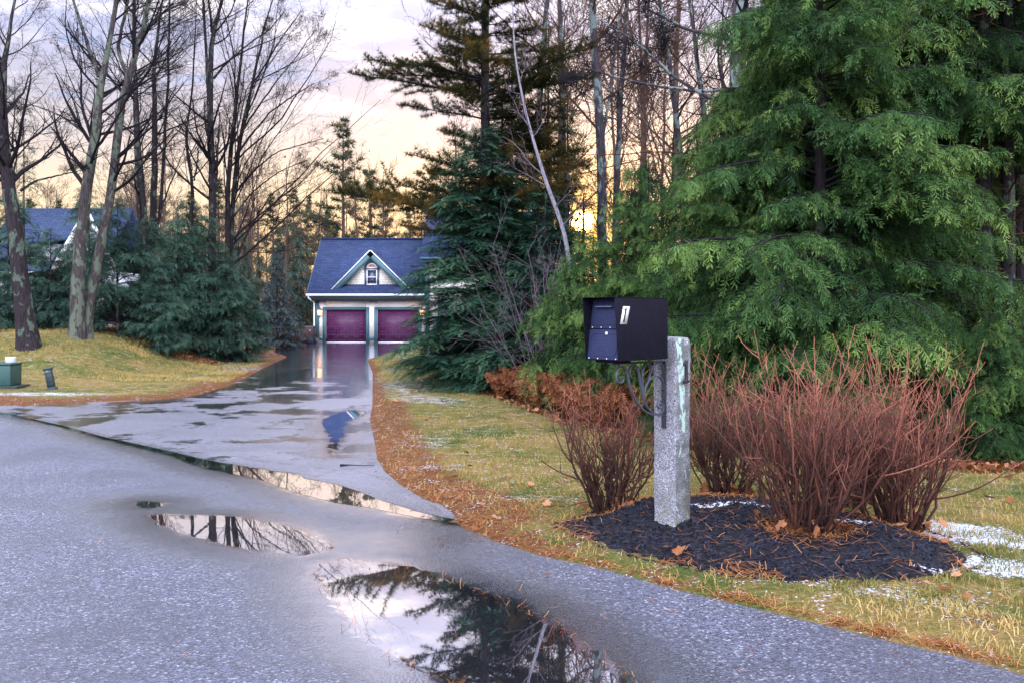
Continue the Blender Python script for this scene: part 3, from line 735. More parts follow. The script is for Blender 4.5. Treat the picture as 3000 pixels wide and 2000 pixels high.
def mat_amber():
    t = NT('amber glass with painted reflection'); p = t.oc()  # emission paints the amber reflection; the pane is no lamp
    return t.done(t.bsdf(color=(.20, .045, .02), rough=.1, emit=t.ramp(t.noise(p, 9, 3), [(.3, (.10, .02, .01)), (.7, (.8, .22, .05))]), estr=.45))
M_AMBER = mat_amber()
SCL = 47.1; DY = 57.33
def gX(px, D=DY): return (px - 1500) / F * D
def gZ(py, D=DY): return H + (930 - py) / F * D
# garage local frame = world, origin at front left foot
gxl, gxr = gX(926), gX(1248)
gar = thing('garage', 'cream two door garage with blue roof, teal trim and gabled dormer', 'garage', (gxl, DY, 0))
W_ = gxr - gxl; ez = gZ(868); rz_ = 6.77; dep = 8.0
hw = ez - .02
# wall with two real door openings
d1 = (gX(955) - gxl, gX(1072.5) - gxl); d2 = (gX(1106) - gxl, gX(1226) - gxl); dz = gZ(908.5)
yw0 = .0
wall = Geo()
for a, b, z0, z1 in ((0, d1[0], 0, hw), (d1[0], d1[1], dz, hw), (d1[1], d2[0], 0, hw), (d2[0], d2[1], dz, hw), (d2[1], W_ , 0, hw)):
    wall.box(a, b, 0, .18, z0 + .25 * (z0 == 0), z1)
    if z0 == 0: pass
part('wall', wall, M_SIDE, gar)
part('wall', Geo().prism([(-.0, .181, .2), (-.0, dep, .2), (0, dep, hw), (0, dep / 2, rz_ - .2), (0, .181, hw)], (.15, 0, 0)), M_SIDE, gar)
part('wall', Geo().box(.151, W_, dep - .15, dep, .2, hw), M_SIDE, gar)
for a, b in ((.0, d1[0] - .05), (d1[1] + .05, d2[0] - .05), (d2[1] + .05, W_)): part('foundation', Geo().box(a + .02, b - .02, .015, .17, -.1, .249), M_FOUND, gar)
# trim boards
pr = -.035
def trim(a, b, z0, z1, mat=M_TEAL, par=gar, y0=pr, y1=-.001, nm='trim_board'): return part(nm, Geo().box(a, b, y0, y1, z0, z1), mat, par)
cw = gX(932.7) - gxl + .06
trim(-.03, .19, .30, hw - .05)                         # left corner board
for (a, b) in (d1, d2):
    trim(a - .20, a, .0, dz + .17); trim(b, b + .19, .0, dz + .17); trim(a, b, dz, dz + .17)
trim(.19, d1[0] - .20, .17, .36, y0=pr - .003); trim(d1[1] + .19, d2[0] - .20, .17, .36, y0=pr - .003); trim(d2[1] + .19, W_, .17, .36, y0=pr - .003)
for (a, b) in (d1, d2):
    dr = part('garage_door', Geo().box(a + .001, b - .001, .09, .14, .03, dz - .001), M_PLUM, gar)
    wpan = (b - a) / 4
    for r_ in range(4):
        zc0 = .06 + r_ * (dz - .04) / 4
        g2 = Geo()
        for c_ in range(4):
            x0, x1 = a + c_ * wpan + .07, a + (c_ + 1) * wpan - .07; z0, z1 = zc0 + .09, zc0 + (dz - .04) / 4 - .09
            g2.box(x0, x1, .078, .0899, z0, z0 + .018).box(x0, x1, .078, .0899, z1, z1 + .018).box(x0, x0 + .018, .08, .0899, z0 + .0185, z1 - .0005).box(x1 - .018, x1, .08, .0899, z0 + .0185, z1 - .0005)
        g2.box(a + .01, b - .01, .084, .0899, zc0 - .03, zc0 - .018)
        part('door_panel', g2, M_PLUM2, dr)
    part('door_sill', Geo().box(a, b, .06, .15, -.02, .029), M_WHITE, dr)
# roof
ov = .42; rl, rr_ = -.50, W_ + .0
sl_ = (rz_ - gZ(861)) / (dep / 2 + .0)
ef = gZ(861) - .02
n_ = Vector((0, -(rz_ - ef), dep / 2 + ov)).normalized()
def roof_slab(par, x0, x1, p0, p1, th, mat, nm='roof', side_x=0.0):
    """slab from eave p0=(y,z) to ridge p1, own local axes so the shingle pattern lies in its plane"""
    a = Vector((0, p0[0], p0[1])); b = Vector((0, p1[0], p1[1])); L = (b - a).length; up = (b - a).normalized(); nn = Vector((1, 0, 0)).cross(up)
    Mx = Matrix(((1, up.x, nn.x), (0, up.y, nn.y), (0, up.z, nn.z))).to_4x4(); Mx.translation = Vector((x0, p0[0], p0[1]))
    o = part(nm, Geo().box(0, x1 - x0, 0, L, -th, 0), mat, par); o.matrix_local = Mx; return o
roof_slab(gar, rl, rr_, (-ov, ef), (dep / 2, rz_), .16, M_ROOF)
roof_slab(gar, rr_, rl, (dep + ov, ef), (dep / 2, rz_), -.16, M_ROOF).matrix_local @= Matrix.Identity(4)
part('ridge_cap', Geo().box(rl, rr_, dep / 2 - .12, dep / 2 + .12, rz_ - .02, rz_ + .05), M_ROOF, gar)
part('fascia', Geo().box(rl, rr_, -ov - .03, -ov + .0, ef - .24, ef - .03), M_TEAL, gar)
part('gutter', Geo().box(rl - .02, rr_, -ov - .15, -ov - .031, ef - .12, ef - .005), M_WHITE, gar, bev=.02)
part('soffit', Geo().box(rl + .3, rr_, -ov + .001, -.002, ef - .42, ef - .2), M_SOFF, gar)
part('rake_board', Geo().prism([(rl - .03, -ov, ef - .17), (rl - .03, -ov, ef - .01), (rl - .03, dep / 2, rz_ - .01), (rl - .03, dep / 2, rz_ - .2)], (.029, 0, 0)), M_TEAL, gar)
dpx = -.10
P_ = np.array([(rl + .12, -ov - .08, ef - .12), (rl + .13, -ov - .08, ef - .25), (dpx, -.08, ef - .50), (dpx, -.08, ef - .62), (dpx, -.08, .25), (dpx - .02, -.09, .14), (dpx - .18, -.16, .10)])
part('downspout', Geo().tubes(P_[None], np.full((1, len(P_)), .045), 8), M_WHITE, gar, smooth=True)
# dormer gable
yd = .30
def dX(px, D=DY + .3): return (px - 1500) / F * D - gxl
def dZ(py, D=DY + .3): return H + (930 - py) / F * D
apex = (dX(1087), dZ(732)); bl = (dX(966), dZ(855)); brr = (dX(1211), dZ(855)); sillz = dZ(844)
iw = Geo().prism([(bl[0] + .35, yd, sillz), (brr[0] - .35, yd, sillz), (apex[0], yd, apex[1] - .25)], (0, .1, 0))
dm = part('dormer', iw, M_FISH, gar)
def rake(p0, p1, y0, y1, w0, mat, nm, off=0):
    dx, dz_ = p1[0] - p0[0], p1[1] - p0[1]
    L = math.hypot(dx, dz_); ux, uz = dx / L, dz_ / L; nx_, nz_ = -uz, ux
    if nz_ < 0: nx_, nz_ = -nx_, -nz_
    q = [(p0[0] + nx_ * off, y0, p0[1] + nz_ * off), (p1[0] + nx_ * off, y0, p1[1] + nz_ * off), (p1[0] + nx_ * (off - w0), y0, p1[1] + nz_ * (off - w0)), (p0[0] + nx_ * (off - w0), y0, p0[1] + nz_ * (off - w0))]
    return part(nm, Geo().prism(q, (0, y1 - y0, 0)), mat, dm)
for pz in (bl, brr):
    e = 1 if pz is brr else -1
    rake(pz, apex, yd - .32, yd - .26, .32, M_TEAL, 'rake_board', -.06)
    rake(pz, apex, yd - .36, yd + .0, .055, M_WHITE, 'drip_edge', .0)
    # dormer roof planes running back into the main roof
    back = 2.9
    L = (Vector((apex[0], 0, apex[1])) - Vector((pz[0], 0, pz[1]))).length
    zt = lambda yv: ef + (yv + ov) * (rz_ - ef) / (dep / 2 + ov)
    yA = (apex[1] + .02 - ef) * (dep / 2 + ov) / (rz_ - ef) - ov
    yB = (pz[1] + .02 - ef) * (dep / 2 + ov) / (rz_ - ef) - ov
    tri = [(pz[0], yd - .34, pz[1] + .03), (apex[0], yd - .34, apex[1] + .03), (apex[0], yA + .05, apex[1] + .03), (pz[0], max(yB, yd - .33), pz[1] + .03)]
    part('dormer_roof', Geo().prism(tri, (0, 0, .035)), M_ROOF, dm)
part('sill_trim', Geo().box(bl[0] + .45, brr[0] - .45, yd - .03, yd - .001, sillz - .02, sillz + .05), M_WHITE, dm)
# arched window
wx = dX(1089.5); z0w, z1w, zr_ = dZ(838), dZ(792), dZ(762)
hw_ = .46
def arch(cx, cz, r, y, n=18, base=None):
    p = [(cx + r * math.cos(a), y, cz + r * math.sin(a)) for a in np.linspace(0, PI, n)]
    return p
def ring(cx, cz, r0, r1, y0, y1, n=18):
    g = Geo(); a = np.linspace(0, PI, n)
    for i in range(n - 1):
        g.prism([(cx + r0 * math.cos(a[i]), y0, cz + r0 * math.sin(a[i])), (cx + r1 * math.cos(a[i]), y0, cz + r1 * math.sin(a[i])), (cx + r1 * math.cos(a[i + 1]), y0, cz + r1 * math.sin(a[i + 1])), (cx + r0 * math.cos(a[i + 1]), y0, cz + r0 * math.sin(a[i + 1]))], (0, y1 - y0, 0))
    return g
win = part('window', Geo().box(wx - hw_, wx + hw_, yd - .04, yd - .001, z0w - .05, z0w + .06).box(wx - hw_, wx - hw_ + .13, yd - .04, yd - .001, z0w + .0605, z1w + .05).box(wx + hw_ - .13, wx + hw_, yd - .04, yd - .001, z0w + .0605, z1w + .05), M_SLATE, dm)
part('head_trim', Geo().box(wx - hw_ - .06, wx + hw_ + .06, yd - .07, yd - .001, z1w + .0505, z1w + .11), M_SLATE, win)
cz = z1w + .111
part('arch_trim', ring(wx, cz, .33, .47, yd - .05, yd - .001), M_TEAL, win)
part('arch_frame', ring(wx, cz, .25, .33, yd - .04, yd - .001).box(wx - .33, wx + .33, yd - .045, yd - .002, cz + .0005, cz + .06), M_WHITE, win)
g = Geo(); g.prism([(x_, yd - .02, z_ ) for x_, _, z_ in arch(wx, cz, .25, 0)], (0, .012, 0)); part('arch_pane', g, M_AMBER, win)
g = Geo()
for a in (R(36), R(72), R(108), R(144)):
    ca, sa = math.cos(a), math.sin(a); g.prism([(wx + .08 * ca + .011 * sa, yd - .03, cz + .08 * sa - .011 * ca), (wx + .25 * ca + .011 * sa, yd - .03, cz + .25 * sa - .011 * ca), (wx + .25 * ca - .011 * sa, yd - .03, cz + .25 * sa + .011 * ca), (wx + .08 * ca - .011 * sa, yd - .03, cz + .08 * sa + .011 * ca)], (0, .009, 0))
part('glazing_bar', g, M_WHITE, win)
zp0, zp1 = z0w + .0605, z1w + .05; xp = hw_ - .1305
fr = Geo().box(wx - xp, wx + xp, yd - .035, yd - .002, zp0, zp0 + .06).box(wx - xp, wx + xp, yd - .035, yd - .002, zp1 - .06, zp1).box(wx - xp, wx - xp + .06, yd - .035, yd - .002, zp0 + .0605, zp1 - .0605).box(wx + xp - .06, wx + xp, yd - .035, yd - .002, zp0 + .0605, zp1 - .0605)
zm = (zp0 + zp1) / 2; fr.box(wx - xp + .0605, wx + xp - .0605, yd - .033, yd - .002, zm - .025, zm + .025)
part('sash', fr, M_WHITE, win)
part('pane', Geo().box(wx - xp + .06, wx + xp - .06, yd - .015, yd - .003, zp0 + .06, zp1 - .06), M_GLASS, win)
g = Geo()
for f in (.33, .67):
    xx = wx - xp + .06 + (2 * xp - .12) * f; g.box(xx - .008, xx + .008, yd - .022, yd - .0152, zp0 + .061, zm - .026).box(xx - .008, xx + .008, yd - .022, yd - .0152, zm + .026, zp1 - .061)
for zq in ((zp0 + .06 + zm) / 2, (zp1 - .06 + zm) / 2): g.box(wx - xp + .061, wx + xp - .061, yd - .024, yd - .0222, zq - .008, zq + .008)
part('glazing_bar', g, M_SLATE, win)

# wall lanterns, lit
def mat_lamp():
    t = NT('lit lantern glass'); return t.done(t.bsdf(color=(1, .6, .3), rough=.3, emit=(1.0, .50, .20), estr=2.6))
M_LAMP = mat_lamp(); M_BULB = NT('bulb'); M_BULB = M_BULB.done(M_BULB.bsdf(color=(1, .9, .6), emit=(1, .8, .45), estr=9)); M_COP = paint('copper fitting', (.16, .055, .03), .4)
def lantern(cx, side_):
    l = thing('wall_lantern', 'lit copper wall lantern %s' % side_, 'lantern', (gxl + cx, DY - .14, gZ(915)), group='lit lanterns on the garage front')
    prof = [(0.02, -.24), (.10, -.20), (.15, -.06), (.155, .04), (.12, .14), (.05, .20)]
    def lathe(pr, n=12):
        V = [(r * math.cos(2 * PI * a / n), r * math.sin(2 * PI * a / n), z) for r, z in pr for a in range(n)]
        return Geo().add(V, Q=[(i * n + a, i * n + (a + 1) % n, (i + 1) * n + (a + 1) % n, (i + 1) * n + a) for i in range(len(pr) - 1) for a in range(n)])
    part('shade', lathe(prof), M_LAMP, l, smooth=True)
    part('cap', lathe([(.165, .12), (.14, .18), (.06, .22), (.03, .32), (.001, .42)]), M_COP, l, smooth=True)
    part('band', lathe([(.16, -.075), (.163, -.06), (.16, -.045)]), M_COP, l)
    part('base', lathe([(.001, -.30), (.06, -.25), (.11, -.20)]), M_COP, l)
    part('arm', Geo().box(-.02, .02, .10, .139, -.1, .22), M_COP, l)
    part('bulb', lathe([(.001, -.08), (.035, -.05), (.035, .02), (.001, .06)]), M_BULB, l)
    pl_ = bpy.data.lights.new('lantern_light', 'POINT'); pl_.energy = 4; pl_.color = (1, .5, .2); pl_.shadow_soft_size = .1
    po = bpy.data.objects.new('lantern_light', pl_); COL.objects.link(po); po.parent = l; po.location = (0, -.32, .0)
lantern(gX(938) - gxl, 'left of both garage doors'); lantern(gX(1241) - gxl - .08, 'right of both garage doors')

# main house
hx0, hx1, hy = gX(1248), 2.4, DY - .25
hs = thing('house', 'cream main house with steep blue roof behind the conifers', 'house', (hx0, hy, 0)); WH = hx1 - hx0
he = gZ(757); hr = H + (930 - 622) / F * (DY + 3.8)
part('wall', Geo().box(0, WH, 0, 8, .3, he), M_SIDE, hs)
part('foundation', Geo().box(.02, WH - .02, .02, 7.98, -.1, .299), M_FOUND, hs)
part('corner_board', Geo().box(-.02, .24, -.035, -.001, .3, he - .05), M_TEAL, hs)
part('frieze', Geo().box(-.25, WH, -.30, -.002, he - .28, he + .0), M_TEAL, hs)
roof_slab(hs, -.30, WH + .3, (-.40, he), (3.9, hr), .16, M_ROOF)
roof_slab(hs, WH + .3, -.30, (8.2, he), (3.9, hr), -.16, M_ROOF)
part('gable', Geo().prism([(-.0, .1, he), (0, 7.7, he), (0, 3.9, hr - .2)], (.1, 0, 0)), M_SIDE, hs)
part('gutter', Geo().box(-.3, WH + .3, -.52, -.401, he - .10, he + .01), M_TEAL, hs)
part('entry_column', Geo().box(.52, .76, -.5, -.26, .0, 1.45), M_SLATE, hs)
for xw in (1.3, 3.4, 5.4):
    wn = part('window', Geo().box(xw - .55, xw + .55, -.06, -.001, 1.0, 2.6), M_TEAL, hs); part('pane', Geo().box(xw - .42, xw + .42, -.075, -.061, 1.12, 2.48), M_GLASS, wn)

# left neighbour house behind the trees
D2 = 48.0
lx0, lx1 = (-60 - 1500) / F * D2, (330 - 1500) / F * D2
ln = thing('house', 'white house with pale blue roof behind the left trees', 'house', (lx0, D2, .75)); WL = lx1 - lx0
lz = lambda py: H + (930 - py) / F * D2 - .75
part('wall', Geo().box(0, WL, 0, 8, -.5, lz(795)), M_LW, ln)
rx1 = (262 - 1500) / F * D2 - lx0
roof_slab(ln, -.3, rx1 + .6, (-.5, lz(800)), (4.0, H + (930 - 611) / F * (D2 + 4) - .75), .2, M_ROOF2)
roof_slab(ln, rx1 + .6, -.3, (8.5, lz(800)), (4.0, H + (930 - 611) / F * (D2 + 4) - .75), -.2, M_ROOF2)
part('gutter', Geo().box(-.3, WL + .3, -.65, -.501, lz(806), lz(798)), M_WHITE, ln)
gxa = (205 - 1500) / F * D2 - lx0; gxb = (345 - 1500) / F * D2 - lx0; gxm = (280 - 1500) / F * D2 - lx0
gd = part('gable', Geo().prism([(gxa - .2, -.9, lz(790)), (gxb, -.9, lz(790)), (gxm, -.9, lz(628))], (0, .2, 0)), M_LW, ln)
part('rake_board', Geo().prism([(gxa - .5, -1.1, lz(795)), (gxm, -1.1, lz(612)), (gxm, -1.1, lz(630)), (gxa - .2, -1.1, lz(797))], (0, .15, 0)), M_WHITE, gd)
part('rake_board', Geo().prism([(gxb + .4, -1.1, lz(795)), (gxm, -1.1, lz(612)), (gxm, -1.1, lz(630)), (gxb + .1, -1.1, lz(797))], (0, .15, 0)), M_WHITE, gd)
dmx = (105 - 1500) / F * D2 - lx0
dmr = part('dormer', Geo().box(dmx - .6, dmx + .7, -.2, 2.2, lz(765), lz(712)), M_LW, ln)
part('dormer_roof', Geo().prism([(dmx - .8, -.4, lz(714)), (dmx + .9, -.4, lz(714)), (dmx + .9, 2.6, lz(690)), (dmx - .8, 2.6, lz(690))], (0, 0, .12)), M_ROOF2, dmr)
part('pane', Geo().box(dmx - .35, dmx + .45, -.23, -.201, lz(755), lz(724)), M_GLASS, dmr)
for xw in (1.6, 4.2, 7.0): wn = part('window', Geo().box(xw - .5, xw + .5, -.05, -.001, .6, 2.0), M_SLATE, ln); part('pane', Geo().box(xw - .4, xw + .4, -.06, -.051, .7, 1.9), M_GLASS, wn)

# wheeled bin
bnx = gX(910, 56.6)
bn = thing('wheeled_bin', 'dark wheeled rubbish bin standing left of the garage', 'bin', (bnx, 56.6, 0.0), R(-3))
M_BIN = paint('dark bin plastic', (.012, .018, .035), .4)
def frus(x0, y0, x1, y1, za, zb):
    return Geo().add([(-x0, -y0, za), (x0, -y0, za), (x0, y0, za), (-x0, y0, za), (-x1, -y1, zb), (x1, -y1, zb), (x1, y1, zb), (-x1, y1, zb)], Q=[(3, 2, 1, 0), (4, 5, 6, 7), (0, 1, 5, 4), (1, 2, 6, 5), (2, 3, 7, 6), (3, 0, 4, 7)])
part('body', frus(.20, .22, .26, .28, .04, .94), M_BIN, bn, bev=.02); part('lid', frus(.29, .31, .25, .27, .941, 1.03), M_BIN, bn, bev=.02)
for s_ in (-1, 1): part('wheel', Geo().prism([(s_ * .215, .2 + .1 * math.cos(q), .1 + .1 * math.sin(q)) for q in a_] if False else [(s_ * .23, .22 + .1 * math.cos(q), .1 + .1 * math.sin(q)) for q in np.linspace(0, 2 * PI, 17)[:-1]], (s_ * .04, 0, 0)), M_BIN, bn)
part('handle', Geo().box(-.2, .2, .30, .33, .9, .94), M_BIN, bn)
part('emblem', Geo().prism([(.03 + .055 * math.cos(q), -.278, .76 + .055 * math.sin(q)) for q in np.linspace(0, 2 * PI, 17)[:-1]], (0, -.008, 0)), M_UCAP, bn)
# ---------------------------------------------------------------- vegetation materials
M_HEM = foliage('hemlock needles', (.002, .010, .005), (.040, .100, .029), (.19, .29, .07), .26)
M_HEM_SHADE = foliage('hemlock needles with painted shade', (.002, .010, .006), (.014, .050, .022), (.05, .12, .04), .15)  # darker copy of the hemlock colours, shade of the back stand painted in
M_SOFT = foliage('blue green needles', (.006, .026, .021), (.046, .105, .078), (.13, .22, .15), .25)
M_FIR = foliage('fir needles', (.003, .016, .012), (.020, .068, .042), (.08, .17, .09), .16)
M_SPR = foliage('grey spruce needles', (.014, .022, .026), (.045, .070, .075), (.10, .13, .13), .12)
M_PINE = foliage('pine needles with painted backlight', (.010, .013, .007), (.034, .040, .014), (.24, .13, .03), .42)  # gold backlight is painted into the needle colours
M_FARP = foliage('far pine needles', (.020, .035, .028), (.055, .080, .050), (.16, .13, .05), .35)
M_BARK = bark('dark bark', (.009, .008, .011), (.045, .036, .040), (.085, .12, .09), .30)
M_BARKL = bark('lichen bark', (.02, .017, .02), (.10, .085, .085), (.125, .155, .115), .62)
M_BARKG = bark('grey bark', (.02, .018, .026), (.10, .085, .10), (.20, .26, .25), .5)
M_TWIG = bark('twigs', (.008, .007, .012), (.032, .026, .032), None)
M_TWIGW = bark('warm twigs', (.035, .018, .012), (.13, .07, .045), None)
M_TWIGP = bark('purple grey twigs', (.07, .055, .07), (.24, .19, .23), None)
M_BIRCH = bark('birch bark', (.10, .09, .11), (.42, .40, .46), None, sc=2)
M_FARB = bark('far twigs', (.045, .030, .028), (.13, .085, .07), None)

def paintleaf(name, a, b, c):
    t = NT(name); col = t.ramp(t.math('ADD', t.math('MULTIPLY', t.attr('tint'), .7), t.math('MULTIPLY', t.noise(t.pos(), 8, 4), .4)), [(.1, a), (.5, b), (.9, c)])
    return t.done(t.n('MixShader', {0: .2, 1: t.bsdf(color=col, rough=.75, spec=.25), 2: t.n('BsdfTranslucent', {'Color': col}).outputs[0]}).outputs[0])
M_OAK = paintleaf('dead leaves', (.06, .020, .012), (.22, .075, .025), (.44, .22, .12))
M_FERN = paintleaf('dead fern', (.035, .010, .007), (.14, .045, .020), (.30, .12, .05))
M_NEED = paintleaf('fallen pine needles', (.10, .03, .014), (.34, .12, .035), (.55, .27, .11))
M_STEM = paintleaf('red shrub stems', (.026, .016, .015), (.125, .050, .038), (.46, .17, .11))
M_BLADE = paintleaf('winter grass', (.10, .13, .03), (.38, .28, .09), (.66, .45, .20))

# ---------------------------------------------------------------- branching
def arc(P): return np.linalg.norm(np.diff(P, axis=1), axis=2).sum(1)
def spawn(r, P, Rr, n, t0=.2, t1=1., ang=(30, 60), lr=.4, rr=.55, npts=5, up=.25, wb=.12, rmin=.003, bias=None, taper=.5, lmin=.15):
    B, k = P.shape[:2]; L = arc(P)
    idx = np.repeat(np.arange(B), n if np.ndim(n) else np.full(B, n)); N = len(idx)
    if N == 0: return np.zeros((0, npts, 3)), np.zeros((0, npts))
    t = r.uniform(t0, t1, N); f = t * (k - 1); i0 = np.minimum(f.astype(int), k - 2); fr = (f - i0)[:, None]
    p0 = P[idx, i0] * (1 - fr) + P[idx, i0 + 1] * fr
    tg = P[idx, i0 + 1] - P[idx, i0]; tg /= np.linalg.norm(tg, axis=1, keepdims=True) + 1e-9
    q = r.normal(size=(N, 3)); q -= (q * tg).sum(1, keepdims=True) * tg; q /= np.linalg.norm(q, axis=1, keepdims=True) + 1e-9
    a = np.radians(r.uniform(*ang, N))[:, None]
    d = np.cos(a) * tg + np.sin(a) * q
    if bias is not None: d = d + np.array(bias); d /= np.linalg.norm(d, axis=1, keepdims=True)
    ln = np.maximum(L[idx] * lr * (1.15 - t * taper) * r.uniform(.6, 1.3, N), lmin)
    r0 = (Rr[idx, i0] * (1 - fr[:, 0]) + Rr[idx, i0 + 1] * fr[:, 0]) * rr * r.uniform(.7, 1.1, N)
    r0 = np.maximum(np.minimum(r0, ln * .03 + .002), rmin)
    out = [p0]; cur = p0
    for j in range(1, npts):
        d = d + np.array([0, 0, up / npts]) + r.normal(0, wb, (N, 3)); d /= np.linalg.norm(d, axis=1, keepdims=True)
        cur = cur + d * (ln / (npts - 1))[:, None]; out.append(cur)
    rad = r0[:, None] * (1 - .75 * np.linspace(0, 1, npts)[None] ** 1.2); rad = np.maximum(rad, rmin * .7)
    return np.stack(out, 1), rad

def resample(pts, rad, n):
    pts = np.array(pts, float); rad = np.array(rad, float)
    s = np.concatenate([[0], np.cumsum(np.linalg.norm(np.diff(pts, axis=0), axis=1))]); u = np.linspace(0, s[-1], n)
    P = np.column_stack([np.interp(u, s, pts[:, i]) for i in range(3)])
    # soften the corners
    for _ in range(2): P[1:-1] = .25 * P[:-2] + .5 * P[1:-1] + .25 * P[2:]
    return P, np.interp(u, s, rad)

def bare_tree(seed, stems, levels, rmin=.0045, leaves=0, bias=None, tw_side=3, wobble=.012):
    """stems: list of (pts, radii) in local metres -> (trunk Geo, crown Geo, leaf Geo)"""
    r = np.random.default_rng(seed); tr = Geo(); cr = Geo(); lf = Geo()
    PP = []; RR = []
    for pts, rad in stems:
        P, q = resample(pts, rad, 26); P[1:-1] += r.normal(0, wobble, (24, 3)) * [1, 1, .3]
        PP.append(P); RR.append(q)
    P = np.stack(PP); Rr = np.stack(RR)
    tr.tubes(P, Rr, 9)
    LL = arc(P)
    for li, kw in enumerate(levels):
        kw = dict(kw)
        if li == 0: kw['n'] = np.maximum((kw['n'] * np.clip(LL / LL.max(), .12, 1)).round().astype(int), 3)
        sd_ = kw.pop('sides', 5 if li == 0 else tw_side); b = kw.pop('bias', bias if li == 0 else None)
        P, Rr = spawn(r, P, Rr, rmin=rmin, bias=b, **kw)
        cr.tubes(P, Rr, sd_)
    if leaves and len(P):
        k = r.choice(len(P), leaves); leafstamp(lf, P[k, -1], r, .035, .055, hang=True)
    return tr, cr, lf

# a lobed dead leaf, curled
_la = np.linspace(0, 2 * PI, 15)[:-1]
_lr = np.array([1, .74, .88, .60, .80, .58, .62, .25, .60, .50, .74, .66, .90, .70])
LEAF_V = np.vstack([[0, 0, 0], np.column_stack([np.cos(_la) * _lr, np.sin(_la) * _lr, .28 * _lr ** 2 * np.abs(np.sin(_la)) + .12 * np.cos(_la * 3)])])
LEAF_T = np.array([(0, i + 1, (i + 1) % 14 + 1) for i in range(14)])
def rotmats(r, N, flat=False, tilt=.5):
    az = r.uniform(0, 2 * PI, N)
    if flat:
        n = np.column_stack([r.normal(0, tilt, N), r.normal(0, tilt, N), np.ones(N)])
    else: n = r.normal(size=(N, 3))
    n /= np.linalg.norm(n, axis=1, keepdims=True)
    a = np.column_stack([np.cos(az), np.sin(az), np.zeros(N)]); a -= (a * n).sum(1, keepdims=True) * n; a /= np.linalg.norm(a, axis=1, keepdims=True) + 1e-9
    return np.stack([a, np.cross(n, a), n], -1)
def leafstamp(g, pos, r, s0, s1, hang=False, flat=False, tilt=.5):
    N = len(pos); M = rotmats(r, N, flat, tilt) * r.uniform(s0, s1, N)[:, None, None]
    return g.stamp(LEAF_V, LEAF_T, None, np.asarray(pos), M, A=r.uniform(0, 1, N))

# ---------------------------------------------------------------- foliage prototypes, along +x, lying in xy
def proto_frond(pairs=6, w=.045, ln=.46, droop=.22, ang=52, jag=0, seed=0):
    V = []; Q = []; A = []; r = np.random.default_rng(seed + 5)
    def leafq(p, d, L, w_, a0):
        d = np.array(d, float); s = np.array([-d[1], d[0], 0]); n = len(V)
        m = p + d * L * .45; tip = p + d * L; m[2] -= droop * .1; tip[2] -= droop * L * .9
        V.extend([p, m - s * w_, tip, m + s * w_]); A.extend([a0, a0 + .05, a0 + .32, a0 + .05]); Q.append((n, n + 1, n + 2, n + 3))
    for i in range(pairs):
        x = .06 + .86 * i / pairs; L = ln * (1 - .6 * x)
        for s in (-1, 1):
            a = (R(ang - 14 * x) + jag * r.normal(0, .28)) * s; p = np.array([x + (.04 if s > 0 else 0), jag * .12 * math.sin(2.2 * x), -droop * x * x])
            leafq(p, [math.cos(a), math.sin(a), jag * r.normal(0, .22)], L * (1 + jag * r.uniform(-.45, .3)), w * (1 - .3 * x), .12 * x + jag * r.normal(0, .06))
    leafq(np.array([.80, 0, -droop * .64]), [1, 0, 0], .24, w * .9, .2)
    n = len(V); V.extend([[0, -.008, 0], [.5, -.008, -droop * .25], [.5, .008, -droop * .25], [0, .008, 0]]); A.extend([-.3] * 4); Q.append((n, n + 1, n + 2, n + 3))
    return np.array(V, float), np.array(Q), np.array(A)
FR_H = [proto_frond(8, .026, .40, .40, 44, 1, k) for k in range(4)]
FR_M = [proto_frond(6, .036, .44, .34, 48, 1, k) for k in range(4)]
FR_FIR = [proto_frond(9, .026, .26, .04, 48, .5, k) for k in range(3)]
FR_FIRM = [proto_frond(6, .045, .28, .04, 48, .6, k) for k in range(3)]
def proto_tuft(n, w, seed=1, spread=75):
    r = np.random.default_rng(seed); V = []; T = []; A = []
    for i in range(n):
        a = r.uniform(0, 2 * PI); b = R(spread) * math.sqrt(r.uniform(.02, 1)); d = np.array([math.cos(b), math.sin(b) * math.cos(a), math.sin(b) * math.sin(a)])
        s = np.cross(d, r.normal(size=3)); s /= np.linalg.norm(s); k = len(V); L = r.uniform(.75, 1)
        V.extend([s * w * .5, -s * w * .5, d * L]); A.extend([0, 0, .3]); T.append((k, k + 1, k + 2))
    return np.array(V), np.array(T), np.array(A)
TU_P = proto_tuft(18, .07); TU_F = proto_tuft(9, .16)

